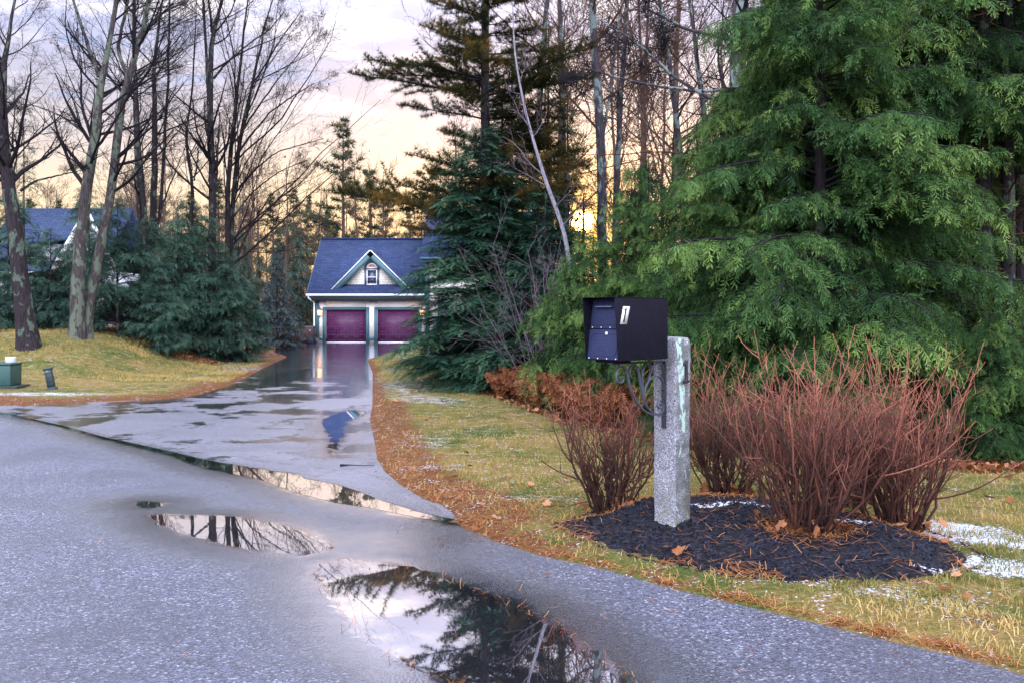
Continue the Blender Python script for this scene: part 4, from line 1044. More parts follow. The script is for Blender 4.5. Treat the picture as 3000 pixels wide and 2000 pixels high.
def conifer(seed, Hh, Rr, z0=.3, n=110, prof=None, rise=.25, droop=.45, sec=.13, sang=55, slen=.52, fsp=.14, fs=.24, proto=FR_H, tri=False, flatness=.35, sdroop=.35, trunk_r=.09, whorl=0, jitter=.2, az=None, keep_wood=True, topfill=True, dead=.035, fdroop=.25, minL=.25, lean=(0, 0)):
    r = np.random.default_rng(seed)
    prof = prof or (lambda h: (1 - h) ** .75 * (.55 + .45 * np.minimum(1, (h + .08) * 5)))
    tr = Geo(); wood = Geo(); lf = Geo()
    zt = np.linspace(-.2, Hh, 14); wv = r.normal(0, .012 * Hh / 5, (14, 2)).cumsum(0) * .3
    lx = lambda z: np.column_stack([np.interp(z, zt, wv[:, 0]) + lean[0] * z, np.interp(z, zt, wv[:, 1]) + lean[1] * z, z])
    tr.tubes(lx(zt)[None], (trunk_r * (1 - .92 * np.clip(zt / Hh, 0, 1)) + .004)[None], 8)
    h = (np.arange(n) + r.uniform(-.4, .4, n)) / n; h = np.clip(h, 0, .985)
    if whorl: h = np.round(h * Hh / whorl) * whorl / Hh + r.normal(0, .006, n); h = np.clip(h, 0, .985)
    zb = z0 + h * (Hh - z0)
    a = (r.uniform(0, 2 * PI, n) if az is None else r.uniform(*az, n))
    L = np.maximum(Rr * prof(h) * r.uniform(1 - jitter * 1.6, 1 + jitter, n), minL)
    d = np.column_stack([np.cos(a), np.sin(a), np.zeros(n)])
    s = np.linspace(0, 1, 9)
    rs = rise * r.uniform(.6, 1.4, n); dr = droop * r.uniform(.6, 1.4, n)
    P = lx(zb)[:, None, :] + d[:, None, :] * (L[:, None] * s)[:, :, None]
    P[:, :, 2] += L[:, None] * (rs[:, None] * s - dr[:, None] * s * s)
    P += np.cumsum(r.normal(0, .012, P.shape), 1) * L[:, None, None] * .6
    rad = np.maximum((.010 * L + .004)[:, None] * (1 - .85 * s)[None], .0025)
    if keep_wood: wood.tubes(P, rad, 4)
    def pts_on(P, idx, t):
        k = P.shape[1]; f = t * (k - 1); i = np.minimum(f.astype(int), k - 2); u = (f - i)[:, None]
        p = P[idx, i] * (1 - u) + P[idx, i + 1] * u; tg = P[idx, i + 1] - P[idx, i]; tg /= np.linalg.norm(tg, axis=1, keepdims=True) + 1e-9
        return p, tg
    # secondaries
    m = np.maximum((L / sec).astype(int), 2) * 2
    idx = np.repeat(np.arange(n), m); rank = np.arange(len(idx)) - np.repeat(np.cumsum(m) - m, m)
    t = .12 + .88 * (rank + r.uniform(0, 1, len(idx))) / m[idx]; t = np.clip(t, 0, .995)
    p, tg = pts_on(P, idx, t); side = np.where(rank % 2 == 0, 1., -1.)
    lat = np.cross(tg, [0, 0, 1.]); lat /= np.linalg.norm(lat, axis=1, keepdims=True) + 1e-9
    ag = np.radians(r.normal(sang, 9, len(idx)))
    dd = np.cos(ag)[:, None] * tg + (side * np.sin(ag))[:, None] * lat + np.column_stack([np.zeros((len(idx), 2)), r.normal(0, flatness * .4, len(idx))])
    dd /= np.linalg.norm(dd, axis=1, keepdims=True)
    l2 = L[idx] * slen * (1.08 - t) ** .8 * r.uniform(.6, 1.25, len(idx)) + fs * .5
    s2 = np.linspace(0, 1, 4)
    P2 = p[:, None, :] + dd[:, None, :] * (l2[:, None] * s2)[:, :, None]; P2[:, :, 2] -= sdroop * l2[:, None] * (s2 ** 2)[None]
    if keep_wood: wood.tubes(P2, np.maximum(.0045 * l2[:, None] * (1 - .8 * s2)[None] + .001, .002), 3)
    # fronds on secondaries
    m2 = np.maximum((l2 / fsp).astype(int), 1) * 2 + 1
    m2 = np.where((r.random(len(idx)) < dead) | (r.random(n) < dead * .6)[idx], 0, m2)
    i2 = np.repeat(np.arange(len(idx)), m2); rk = np.arange(len(i2)) - np.repeat(np.cumsum(m2) - m2, m2)
    last = rk == m2[i2] - 1
    t2 = np.where(last, .99, (rk + r.uniform(0, 1, len(i2))) / m2[i2])
    p2, tg2 = pts_on(P2, i2, t2)
    sd2 = np.where(rk % 2 == 0, 1., -1.) * np.where(last, 0, 1)
    nz = np.array([0, 0, 1.]) + r.normal(0, flatness, (len(i2), 3)); 
    lat2 = np.cross(tg2, nz); lat2 /= np.linalg.norm(lat2, axis=1, keepdims=True) + 1e-9
    ag2 = np.radians(r.uniform(25, 60, len(i2)))
    ax = np.cos(ag2 * np.abs(sd2))[:, None] * tg2 + (sd2 * np.sin(ag2))[:, None] * lat2; ax[:, 2] -= fdroop * r.uniform(.3, 1.6, len(i2))
    ax /= np.linalg.norm(ax, axis=1, keepdims=True)
    up = nz - (nz * ax).sum(1, keepdims=True) * ax; up /= np.linalg.norm(up, axis=1, keepdims=True) + 1e-9
    M = np.stack([ax, np.cross(up, ax), up], -1) * (fs * r.uniform(.65, 1.25, len(i2)))[:, None, None]
    # fresh outer growth lighter; inner tint darkened, painting shade into gaps between boughs
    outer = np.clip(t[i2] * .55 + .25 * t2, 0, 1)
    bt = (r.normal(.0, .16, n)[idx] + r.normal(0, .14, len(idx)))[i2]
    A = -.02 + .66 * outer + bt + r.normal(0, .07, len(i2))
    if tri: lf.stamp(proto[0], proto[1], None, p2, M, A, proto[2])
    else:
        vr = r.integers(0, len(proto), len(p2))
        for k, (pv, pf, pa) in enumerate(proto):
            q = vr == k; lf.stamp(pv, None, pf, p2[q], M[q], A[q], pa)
    return tr, wood, lf

def tree(name, label, cat, loc, trunk, wood, leaf, mt, mw, ml, group=None, rz=0, leafname='foliage', sm=True):
    o = thing(name, label, cat, loc, rz, group)
    if trunk is not None and trunk.n: obj('trunk', trunk.mesh('trunk', mt, True), o)
    if wood is not None and wood.n: obj('branches', wood.mesh('branches', mw, False), o)
    if leaf is not None and leaf.n: obj(leafname, leaf.mesh(leafname, ml, False), o)
    return o

# ---------------------------------------------------------------- hero bare trees on the left
def stems_px(D, lines, base, zb):
    """lines: list of [(px, py, width_px)...] at distance D -> local stems"""
    out = []
    for ln in lines:
        pts = []; rad = []
        for (px, py, wpx) in ln:
            x, y, z = at(px, py, D); pts.append((x - base[0], (px * .0), z - zb)); rad.append(max(wpx, 2) / F * D / 2)
        # go on upwards past the top of the frame
        a, b = np.array(pts[-2]), np.array(pts[-1]); d_ = (b - a) / (np.linalg.norm(b - a) + 1e-9)
        if ln[-1][1] <= 10:
            pts.append(tuple(b + d_ * 2.2)); rad.append(rad[-1] * .55); pts.append(tuple(b + d_ * 4.2 + np.array([.1, .1, .2]))); rad.append(.01)
        out.append((pts, rad))
    return out
LV = [dict(n=30, t0=.28, ang=(35, 70), lr=.20, rr=.42, npts=9, up=.5, wb=.085, taper=.6), dict(n=11, t0=.12, ang=(22, 50), lr=.48, rr=.5, npts=6, up=.25, wb=.10), dict(n=7, t0=.1, ang=(25, 60), lr=.40, rr=.55, npts=4, up=.1, wb=.14), dict(n=3, t0=.2, ang=(20, 50), lr=.5, rr=.6, npts=3, up=.1, wb=.12, lmin=.1)]
def hero(label, D, lines, px_base, levels, seed, mt=M_BARK, leaves=0, bias=None, spread=.0, mw=None, rmin=.0028):
    k_ = .88 if D < 27 else .76; lines = [[(a, b, c * k_) for a, b, c in l] for l in lines]
    x = (px_base - 1500) / F * D; zb = gz(x, D)
    st = stems_px(D, lines, (x, D), zb)
    r = np.random.default_rng(seed)
    st2 = []
    for k, (pts, rad) in enumerate(st):
        q = np.array(pts); hh = np.clip(q[:, 2], 0, 12) / 12; dy = r.uniform(-1, 1) * spread
        q[:, 1] += dy * hh ** 1.2
        if k == 0: q[0, 2] = min(q[0, 2], -.25)
        st2.append((q, rad))
    tr, cr, lf = bare_tree(seed, st2, levels, leaves=leaves, bias=bias, rmin=rmin)
    return tree('bare_tree', label, 'tree', (x, D, zb), tr, cr, lf, mt, mw or M_TWIG, M_OAK, 'bare trees on the left lawn', leafname='dead_leaves')
def lv(n1, t0=.28, lr=.2, n2=9, n3=7, **k):
    l = [dict(q) for q in LV]; l[0].update(n=int(n1 * 1.4), t0=t0, lr=lr * 1.15, **k); l[1]['n'] = n2; l[2]['n'] = n3; return l
hero('thick leaning bare trunk at the far left edge of the lawn', 24.0, [[(88, 1000, 92), (78, 960, 66), (70, 900, 58), (55, 760, 52), (40, 660, 46), (20, 480, 40), (3, 330, 30), (2, 230, 26), (12, 180, 18), (30, 100, 12), (45, -5, 8)], [(2, 240, 18), (-10, 150, 14), (-30, 60, 10), (-40, -5, 7)], [(60, 560, 10), (105, 530, 7), (170, 515, 5), (240, 500, 3)]], 80, lv(18, .3, .16), 11, leaves=20)
hero('lichen covered bare tree, left stem of the pair forks high', 26.0, [[(226, 1010, 70), (224, 960, 52), (228, 820, 44), (238, 690, 40), (250, 560, 36), (278, 430, 32), (290, 300, 28), (296, 215, 20), (318, 140, 17), (342, 0, 15)], [(290, 225, 14), (270, 170, 12), (256, 128, 11), (232, 60, 10), (212, -5, 8)], [(268, 415, 10), (230, 375, 8), (170, 335, 6), (100, 310, 4), (10, 298, 3)]], 225, lv(22, .3, .19, n2=9, n3=6), 12, M_BARKL, leaves=55)
hero('pale lichen covered bare tree leaning right beside the forked one', 26.3, [[(252, 1010, 52), (252, 950, 36), (258, 895, 34), (278, 800, 34), (308, 662, 30), (326, 550, 29), (340, 450, 28), (352, 300, 26), (378, 235, 24), (393, 171, 19), (425, 70, 15), (436, -5, 13)], [(378, 240, 12), (345, 160, 12), (352, 100, 11), (376, 0, 10)], [(425, 85, 9), (470, 40, 8), (560, -5, 6)], [(362, 235, 8), (420, 205, 6), (500, 190, 4), (590, 100, 3)]], 252, lv(20, .3, .18, n3=6), 13, M_BARKL, leaves=70)
hero('twin trunk bare tree rising out of the young hemlocks', 31.5, [[(415, 1000, 44), (425, 850, 36), (420, 740, 30), (410, 670, 24), (398, 470, 20), (391, 385, 19), (387, 256, 16), (380, 128, 14), (380, -5, 12)], [(428, 800, 24), (430, 700, 22), (423, 598, 20), (406, 385, 17), (400, 214, 14), (396, -5, 10)]], 418, lv(16, .3, .17, n2=8, n3=6), 14, leaves=50, spread=.6)
hero('bare tree with a low fork behind the young hemlocks', 32.0, [[(432, 1000, 40), (436, 850, 34), (440, 720, 30), (446, 660, 26), (451, 513, 24), (449, 342, 19), (444, 192, 14), (462, 43, 9), (470, -5, 7)], [(440, 720, 18), (458, 680, 15), (468, 630, 13), (472, 470, 12), (485, 256, 10), (487, 43, 7), (488, -5, 6)], [(466, 640, 7), (490, 570, 6), (525, 480, 4), (550, 420, 3)]], 434, lv(18, .35, .17, n2=8, n3=6), 15, leaves=40, spread=.5)
hero('slim crooked bare tree between the two forked ones', 33.0, [[(560, 1000, 18), (560, 800, 16), (560, 670, 14), (569, 526, 12), (548, 450, 10), (533, 405, 10), (548, 350, 8), (564, 299, 8), (566, 192, 6), (572, 90, 4), (575, -5, 3)], [(568, 530, 7), (578, 480, 6), (582, 410, 4)]], 560, lv(16, .35, .14, n2=7, n3=5), 16, leaves=10)
hero('straight dark bare tree forking into three near the top', 32.5, [[(622, 1020, 40), (622, 850, 34), (622, 670, 29), (622, 513, 27), (615, 342, 24), (616, 171, 20), (622, 90, 17), (634, 50, 13), (652, -5, 11)], [(611, 330, 11), (606, 200, 11), (600, 70, 10), (594, -5, 9)], [(620, 95, 10), (616, 40, 9), (610, -5, 8)], [(626, 232, 9), (660, 190, 8), (700, 152, 7), (745, 118, 6), (782, 95, 5), (830, 40, 3)], [(632, 560, 10), (638, 440, 8), (644, 330, 5)]], 622, lv(20, .32, .17, n2=8, n3=6), 17, leaves=25)
hero('multi stemmed bare tree with a wide fan of fine branches to the right', 33.5, [[(664, 1020, 34), (666, 870, 24), (668, 700, 20), (667, 555, 18), (676, 470, 17), (684, 385, 16), (700, 260, 12), (712, 150, 9), (722, 60, 7), (730, -5, 5)], [(668, 860, 22), (676, 660, 18), (688, 470, 17), (704, 380, 14), (722, 290, 12), (744, 192, 10), (758, 120, 8), (772, 50, 6), (790, -5, 4)], [(690, 470, 10), (740, 400, 8), (800, 330, 6), (860, 290, 5), (925, 250, 3)], [(700, 420, 9), (760, 330, 7), (820, 250, 5), (880, 180, 4), (930, 110, 2)], [(684, 560, 8), (730, 500, 7), (800, 440, 5), (870, 420, 4), (940, 400, 2)], [(730, 260, 8), (780, 180, 6), (830, 100, 5), (880, 30, 3)], [(674, 800, 8), (700, 730, 8), (740, 650, 7), (800, 560, 5), (880, 520, 3)], [(680, 640, 7), (740, 560, 6), (820, 500, 4), (900, 470, 2)]], 666,
     lv(15, .15, .30, n2=9, n3=6, bias=(.45, 0, .15), ang=(20, 50)), 18, leaves=120, spread=.8)

# ---------------------------------------------------------------- young conifers on the left
protoS = []
for k in range(3): protoS.append(conifer(30 + k, 4.3, 1.65, .1, 85, jitter=.42, dead=.14, rise=.5, droop=.42, sec=.15, fsp=.13, fs=.23, proto=FR_M, trunk_r=.05))
def place_set(name, specs, protos, mats, cat, group, H0, seed=1):
    made = {}
    for i, (px, D, hgt, k, label) in enumerate(specs):
        x = (px - 1500) / F * D; z = gz(x, D); sc_ = hgt / H0
        if k not in made:
            tr, wd, lf = protos[k]; o = tree(name, label, cat, (x, D, z), tr, wd, lf, mats[0], mats[1], mats[2], group); o.scale = (sc_,) * 3; made[k] = o
        else: copy_thing(made[k], (x, D, z), (i * 2.4) % 6.28, label, sc_, group)
S_ = [(600, 31.0, 4.7, 0, 'blue green young hemlock below the straight dark trunk, tallest of the clump'), (520, 30.5, 4.4, 1, 'blue green young hemlock in the middle of the left clump'),
      (430, 29.5, 3.9, 2, 'blue green young hemlock around the low forked trunks'), (345, 28.5, 4.2, 0, 'young hemlock just right of the lichen covered trunks'),
      (722, 31.5, 2.7, 1, 'lowest young hemlock at the right end of the clump beside the driveway'),
      (470, 27.8, 2.6, 0, 'small young hemlock above the red brown leaves on the lawn edge'), (668, 30.5, 3.3, 2, 'feathery young hemlock reaching down to the drive edge'),
      (150, 29.0, 3.2, 1, 'young hemlock between the leaning trunk and the lichen covered pair'), (25, 29.0, 4.3, 2, 'young hemlock at the left edge of the frame behind the leaning trunk'),
      (-20, 27.5, 2.6, 0, 'low young hemlock at the extreme left edge'), (262, 30.5, 4.7, 1, 'young hemlock in front of the white gable'), (555, 34.0, 5.0, 2, 'tall soft young hemlock at the back of the left clump')]
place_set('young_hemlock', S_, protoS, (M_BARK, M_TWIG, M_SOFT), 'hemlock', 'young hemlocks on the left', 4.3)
# slender sparse spruce behind the leaning trunk
tr, wd, lf = conifer(44, 8.2, .95, 1.0, 60, rise=.1, droop=.15, sec=.2, fsp=.14, fs=.2, proto=FR_FIRM, trunk_r=.06, prof=lambda h: (1 - h) ** .5 * (.5 + .5 * np.sin(h * 40) ** 2))
x = (68 - 1500) / F * 33; tree('spruce', 'tall slender sparse spruce rising behind the leaning trunk at far left', 'spruce', (x, 33, gz(x, 33)), tr, wd, lf, M_BARK, M_TWIG, M_FIR)
# grey spruce beside the garage
tr, wd, lf = conifer(45, 4.9, 1.55, .15, 110, rise=.1, droop=.28, sec=.14, fsp=.13, fs=.2, proto=FR_FIRM, trunk_r=.08, whorl=.28, prof=lambda h: (1 - h) ** .9)
x = (812 - 1500) / F * 46; tree('spruce', 'conical grey spruce left of the garage', 'spruce', (x, 46, gz(x, 46)), tr, wd, lf, M_BARK, M_TWIG, M_SPR)

# ---------------------------------------------------------------- the dark firs in the middle
fir_prof = lambda h: (1 - h) ** .62
def fir(seed, label, px, D, Hh, Rr, n, **k):
    x = (px - 1500) / F * D; kw = dict(rise=.22, droop=.30, sec=.13, fsp=.11, fs=.22, proto=FR_FIR, trunk_r=.09, prof=fir_prof, sdroop=.1, fdroop=.05, flatness=.3, sang=48); kw.update(k)
    tr, wd, lf = conifer(seed, Hh, Rr, k.pop('z0', .2) if 'z0' in k else .2, n, **{a: b for a, b in kw.items() if a != 'z0'})
    return tree('fir', label, 'fir', (x, D, gz(x, D)), tr, wd, lf, M_BARK, M_TWIG, M_FIR, 'dark firs in the middle')
fir(51, 'broad dark fir spreading over the lawn in front of the house', 1412, 20.5, 5.8, 2.05, 250)
fir(52, 'dark fir close behind the broad one, its tip below the pine', 1470, 23.0, 7.4, 1.8, 150, proto=FR_FIRM, fs=.22)
fir(53, 'narrow dark fir left of the leaning birch', 1497, 25.0, 9.2, 1.55, 150, proto=FR_FIRM, fs=.22)
fir(54, 'tall narrow open fir right of the leaning birch', 1606, 27.0, 10.2, 1.3, 115, z0=1.2, proto=FR_FIRM, fs=.24, jitter=.35)
fir(55, 'thin open fir beside the tall narrow one', 1662, 29.0, 8.6, .8, 50, z0=3.6, proto=FR_FIRM, fs=.24, jitter=.35)
fir(58, 'low dark fir between the broad one and the birch', 1600, 19.5, 4.2, 1.3, 120, proto=FR_FIRM, fs=.22)
fir(59, 'open dark fir that the low sun shines through', 1708, 23.0, 4.6, 1.25, 90, proto=FR_FIRM, fs=.22, jitter=.4)
fir(57, 'mid height dark fir filling the gap behind the broad one', 1530, 21.5, 4.6, 1.6, 130)
fir(56, 'small dark fir on the right flank of the broad one', 1560, 18.5, 2.7, 1.4, 80)

# ---------------------------------------------------------------- tall white pine
def pine(seed, Hh, Rr, z0, n, tufts, fs, proto, **k):
    kw = dict(rise=.10, droop=-.06, sec=.26, sang=42, slen=.34, fsp=.11, fs=fs, proto=proto, tri=True, flatness=.6, sdroop=-.18, trunk_r=.16, whorl=.55, prof=lambda h: (1 - h) ** .6 * (.8 + .2 * np.sin(h * 30)), jitter=.3, fdroop=-.15)
    kw.update(k); return conifer(seed, Hh, Rr, z0, n, **kw)
tr, wd, lf = pine(61, 17.5, 3.3, 3.4, 160, 1, .145, TU_P, lean=(-.010, 0), fsp=.10, sec=.20, slen=.36, droop=.03, rise=.16, whorl=.62)
x = (1432 - 1500) / F * 22.5
tree('white_pine', 'tall white pine with long open boughs reaching left over the garage', 'pine', (x, 22.5, gz(x, 22.5)), tr, wd, lf, M_BARK, M_TWIG, M_PINE)

# leaning birch
D = 17.0; x = (1690 - 1500) / F * D; zb = gz(x, D)
st = stems_px(D, [[(1700, 1150, 18), (1680, 850, 15), (1662, 720, 13), (1645, 643, 12), (1620, 594, 12), (1580, 473, 10), (1549, 366, 8), (1522, 250, 6), (1507, 156, 5), (1502, 12, 3)]], (x, D), zb)
tr, cr, lf = bare_tree(62, st, [dict(n=12, t0=.3, ang=(40, 80), lr=.14, rr=.4, npts=6, up=.2, wb=.12), dict(n=6, ang=(25, 55), lr=.4, rr=.5, npts=4, up=.1, wb=.14), dict(n=3, ang=(25, 50), lr=.4, rr=.6, npts=3, up=0, wb=.1)], rmin=.003, wobble=.002)
tree('birch', 'thin white birch trunk leaning left across the dark firs', 'birch', (x, D, zb), tr, cr, lf, M_BIRCH, M_TWIGP, None)
# tangle of purple grey brush between fir and hemlock
def brush(name, label, cat, x, y, seed, n, hgt, spread, mat, group=None):
    r = np.random.default_rng(seed); a = r.uniform(0, 2 * PI, n); rad = r.uniform(0, spread * .35, n); tl = r.uniform(.05, .8, n)
    P0 = np.column_stack([rad * np.cos(a), rad * np.sin(a), np.zeros(n)]); dd = np.column_stack([np.cos(a) * tl, np.sin(a) * tl, np.ones(n)]); dd /= np.linalg.norm(dd, axis=1, keepdims=True)
    s = np.linspace(0, 1, 7); L = hgt * r.uniform(.6, 1.1, n)
    P = P0[:, None] + dd[:, None] * (L[:, None] * s)[..., None] + np.cumsum(r.normal(0, .03, (n, 7, 3)), 1) * hgt * .4
    Rr = (.011 * (1 - .7 * s))[None] * np.ones((n, 1)); g = Geo().tubes(P, Rr, 4); c = Geo()
    P1, R1 = spawn(r, P, Rr, 8, ang=(25, 65), lr=.35, rmin=.003, npts=5, wb=.16); c.tubes(P1, R1, 3)
    P2, R2 = spawn(r, P1, R1, 6, ang=(25, 60), lr=.45, rmin=.0025, npts=4, wb=.16); c.tubes(P2, R2, 3)
    o = thing(name, label, cat, (x, y, gz(x, y)), 0, group); obj('stems', g.mesh('stems', mat), o); obj('twigs', c.mesh('twigs', mat), o); return o
for px, D, hh, lab in [(1590, 17.5, 3.0, 'purple grey leafless brush in front of the dark firs'), (1660, 16.5, 2.7, 'purple grey leafless brush around the foot of the birch'), (1540, 22.0, 4.6, 'taller leafless brush at the back between the dark firs')]:
    brush('brush', lab, 'brush', (px - 1500) / F * D, D, int(px), 9, hh, 1.0, M_TWIGP, 'leafless brush by the birch')

# ---------------------------------------------------------------- bare trees on the right
RT = [dict(n=19, t0=.36, ang=(45, 85), lr=.26, rr=.36, npts=8, up=.35, wb=.09, taper=.6), dict(n=8, t0=.1, ang=(25, 60), lr=.42, rr=.5, npts=6, up=.2, wb=.12), dict(n=6, t0=.1, ang=(25, 60), lr=.42, rr=.55, npts=4, up=.15, wb=.13), dict(n=2, ang=(20, 50), lr=.5, rr=.6, npts=3, up=.1, wb=.1)]
def rbare(label, D, lines, pb, seed, mt=M_BARKG, lvls=RT, spread=.5, mw=M_TWIG, rmin=.005):
    x = (pb - 1500) / F * D; zb = gz(x, D); st = stems_px(D, lines, (x, D), zb)
    tr, cr, lf = bare_tree(seed, [(np.array(p), q) for p, q in st], lvls, rmin=rmin)
    return tree('bare_tree', label, 'tree', (x, D, zb), tr, cr, lf, mt, mw, None, 'bare trees on the right')
rbare('large grey bare trunk rising behind the hemlocks on the right', 17.0, [[(2135, 1170, 64), (2140, 900, 58), (2150, 600, 54), (2154, 380, 50), (2162, 150, 46), (2170, -5, 42)], [(2150, 330, 14), (2080, 290, 12), (1980, 230, 9), (1870, 130, 7), (1760, 60, 5)], [(2165, 260, 12), (2060, 270, 9), (1900, 250, 7), (1700, 200, 5)], [(2160, 120, 12), (2020, 90, 9), (1880, 20, 7)]], 2135, 71, M_BARKG)
rbare('second grey bare trunk, right of the large one', 18.5, [[(2310, 1150, 46), (2300, 700, 42), (2290, 420, 40), (2275, 260, 36), (2262, 100, 32), (2255, -5, 30)], [(2275, 290, 14), (2310, 200, 12), (2340, 80, 9), (2350, -5, 8)]], 2310, 72, M_BARKG)
rbare('brown bare tree with wide level branches right of the firs', 24.0, [[(1770, 1110, 34), (1766, 700, 30), (1760, 400, 27), (1750, 250, 25), (1738, 100, 22), (1735, -5, 20)], [(1762, 420, 10), (1785, 300, 8), (1800, 160, 7), (1825, -5, 5)]], 1755, 73, M_BARKG, mw=M_TWIGW)
rbare('slender bare tree behind the firs', 27.0, [[(1565, 1080, 24), (1568, 500, 20), (1580, 300, 18), (1592, 120, 16), (1606, -5, 13)]], 1565, 74, M_BARKG, mw=M_TWIGW)
rbare('slim straight bare tree among the level branches', 26.0, [[(1795, 1090, 20), (1805, 600, 18), (1815, 350, 16), (1828, 150, 14), (1838, -5, 12)]], 1795, 75, M_BARKG, mw=M_TWIGW)
rbare('slim bare tree leaning left behind the hemlocks', 25.0, [[(2010, 1090, 22), (2000, 500, 18), (1970, 250, 15), (1930, -5, 12)]], 2010, 76, M_BARKG, mw=M_TWIGW)
rbare('slim bare tree left of the large grey trunk', 22.0, [[(2080, 1110, 22), (2075, 600, 20), (2060, 300, 16), (2035, 100, 12), (2020, -5, 10)]], 2080, 77, M_BARKG, mw=M_TWIGW)
rbare('thin bare tree leaning right behind the firs', 28.0, [[(1660, 1080, 16), (1655, 500, 13), (1650, 250, 11), (1640, -5, 9)]], 1660, 78, M_BARKG, mw=M_TWIGW)

# ---------------------------------------------------------------- hemlocks on the right
protoH = []
hp = lambda h: (1 - h) ** .62 * (.72 + .28 * np.minimum(1, h * 6))
for k in range(3): protoH.append(conifer(80 + k, 7.0, 1.95, .3, 185, rise=.40, droop=.46, sec=.15, fsp=.098, fs=.20, proto=FR_H, trunk_r=.10, prof=hp, slen=.42, fdroop=.38, sdroop=.30, flatness=.42, jitter=.45))
HS = [(2250, 11.6, 5.3, 0, 'large hemlock filling the wall of green right of the post'), (2400, 10.6, 7.2, 1, 'large hemlock nearest the right side, boughs over the red shrubs'),
      (2040, 12.3, 4.1, 2, 'mid green hemlock directly behind the mailbox'), (1860, 13.4, 3.7, 0, 'lower hemlock left of the mailbox with the sunset in its crown'),
      (2570, 13.0, 9.5, 2, 'tall hemlock rising behind the nearest two'), (2330, 12.6, 6.6, 1, 'hemlock standing just behind the front two, its tip left of the tall one'), (2140, 11.4, 4.4, 2, 'hemlock directly above the granite post'), (2420, 14.0, 7.6, 1, 'hemlock between the second grey trunk and the tall hemlock')]
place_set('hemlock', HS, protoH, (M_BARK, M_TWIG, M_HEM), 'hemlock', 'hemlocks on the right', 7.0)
tr, wd, lf = conifer(84, 10.0, 2.6, 3.9, 120, rise=.3, droop=.5, sec=.17, fsp=.12, fs=.22, proto=FR_H, trunk_r=.16, prof=lambda h: (1 - h) ** .6, slen=.42, fdroop=.38, sdroop=.3, flatness=.42, jitter=.4)
place_set('hemlock', [(2890, 12.0, 10.0, 0, 'tall hemlock with a bare lower trunk whose crown fills the top right corner')], [(tr, wd, lf)], (M_BARK, M_TWIG, M_HEM), 'hemlock', 'hemlocks on the right', 10.0)
tr, wd, lf = conifer(90, 3.0, 1.4, .1, 95, rise=.35, droop=.55, sec=.12, fsp=.12, fs=.21, flatness=.5, proto=FR_H, trunk_r=.05, prof=hp)
spec = [(1735, 15.0, 2.9, 0, 'low bright hemlock at the left front of the green wall'), (2900, 9.9, 1.55, 0, 'small bright hemlock behind the red shrub at far right'), (2990, 10.2, 1.3, 0, 'smallest hemlock seedling at the right edge'), (2080, 10.9, 1.9, 0, 'small hemlock behind the granite post'), (2450, 10.1, 1.5, 0, 'small hemlock behind the middle of the red shrubs')]
place_set('hemlock', spec, [(tr, wd, lf)], (M_BARK, M_TWIG, M_HEM), 'hemlock', 'small hemlocks on the right', 3.0)
# dim stand of hemlocks behind, one prototype
tr, wd, lf = conifer(91, 10, 2.6, .8, 110, rise=.2, droop=.45, sec=.24, fsp=.24, fs=.42, proto=FR_M, trunk_r=.16, prof=hp)
r9 = np.random.default_rng(9)
spec = []
for i, (px, D) in enumerate([(1900, 19), (2120, 20.5), (2350, 18), (2600, 17.5), (2760, 20), (2950, 18.5), (3100, 15.5), (2290, 23), (2480, 23), (2850, 25), (3050, 23), (3250, 19)]):
    spec.append((px, D, (4.8 if px < 2000 else 5.6 if px < 2200 else 7.5 if px < 2400 else 9 + r9.uniform(0, 2.5)), 0, 'dim hemlock in the shaded stand behind the front hemlocks'))
place_set('hemlock', spec, [(tr, wd, lf)], (M_BARK, M_TWIG, M_HEM_SHADE), 'hemlock', 'dim hemlocks behind', 10.0)
# straight dark trunks in the shade at far right
sp = [(2810, 13.5), (2868, 12.5), (2915, 14.5), (2952, 11.8), (2985, 13.0), (3030, 12.0), (2840, 17), (2895, 16.0), (2940, 18), (2975, 16.5), (2790, 15.5)]
r = np.random.default_rng(17); tp = None
for i, (px, D) in enumerate(sp):
    x = (px - 1500) / F * D; z = gz(x, D)
    if tp is None:
        P = np.array([(0 + .02 * math.sin(q), .02 * math.cos(q * 2), q) for q in np.linspace(-.2, 11, 20)]); g = Geo().tubes(P[None], (.10 * (1 - .6 * np.linspace(0, 1, 20)))[None], 8)
        P1, R1 = spawn(r, P[None], np.full((1, 20), .05), 60, .08, .9, (70, 100), .10, .3, 6, -.1, .1); c = Geo().tubes(P1, R1, 3); P2, R2 = spawn(r, P1, R1, 5, .2, 1, (30, 60), .4, .5, 4, 0, .15); c.tubes(P2, R2, 3)
        tp = tree('forest_trunk', 'x', 'tree', (x, D, z), g, c, None, M_BARK, M_TWIGW, None, 'straight trunks in the shade at far right'); tp['label'] = 'straight dark trunk with dead side twigs in the shade at far right'
    else: copy_thing(tp, (x, D, z), i * 1.7, 'straight dark trunk with dead side twigs in the shade at far right', r.uniform(.7, 1.25))

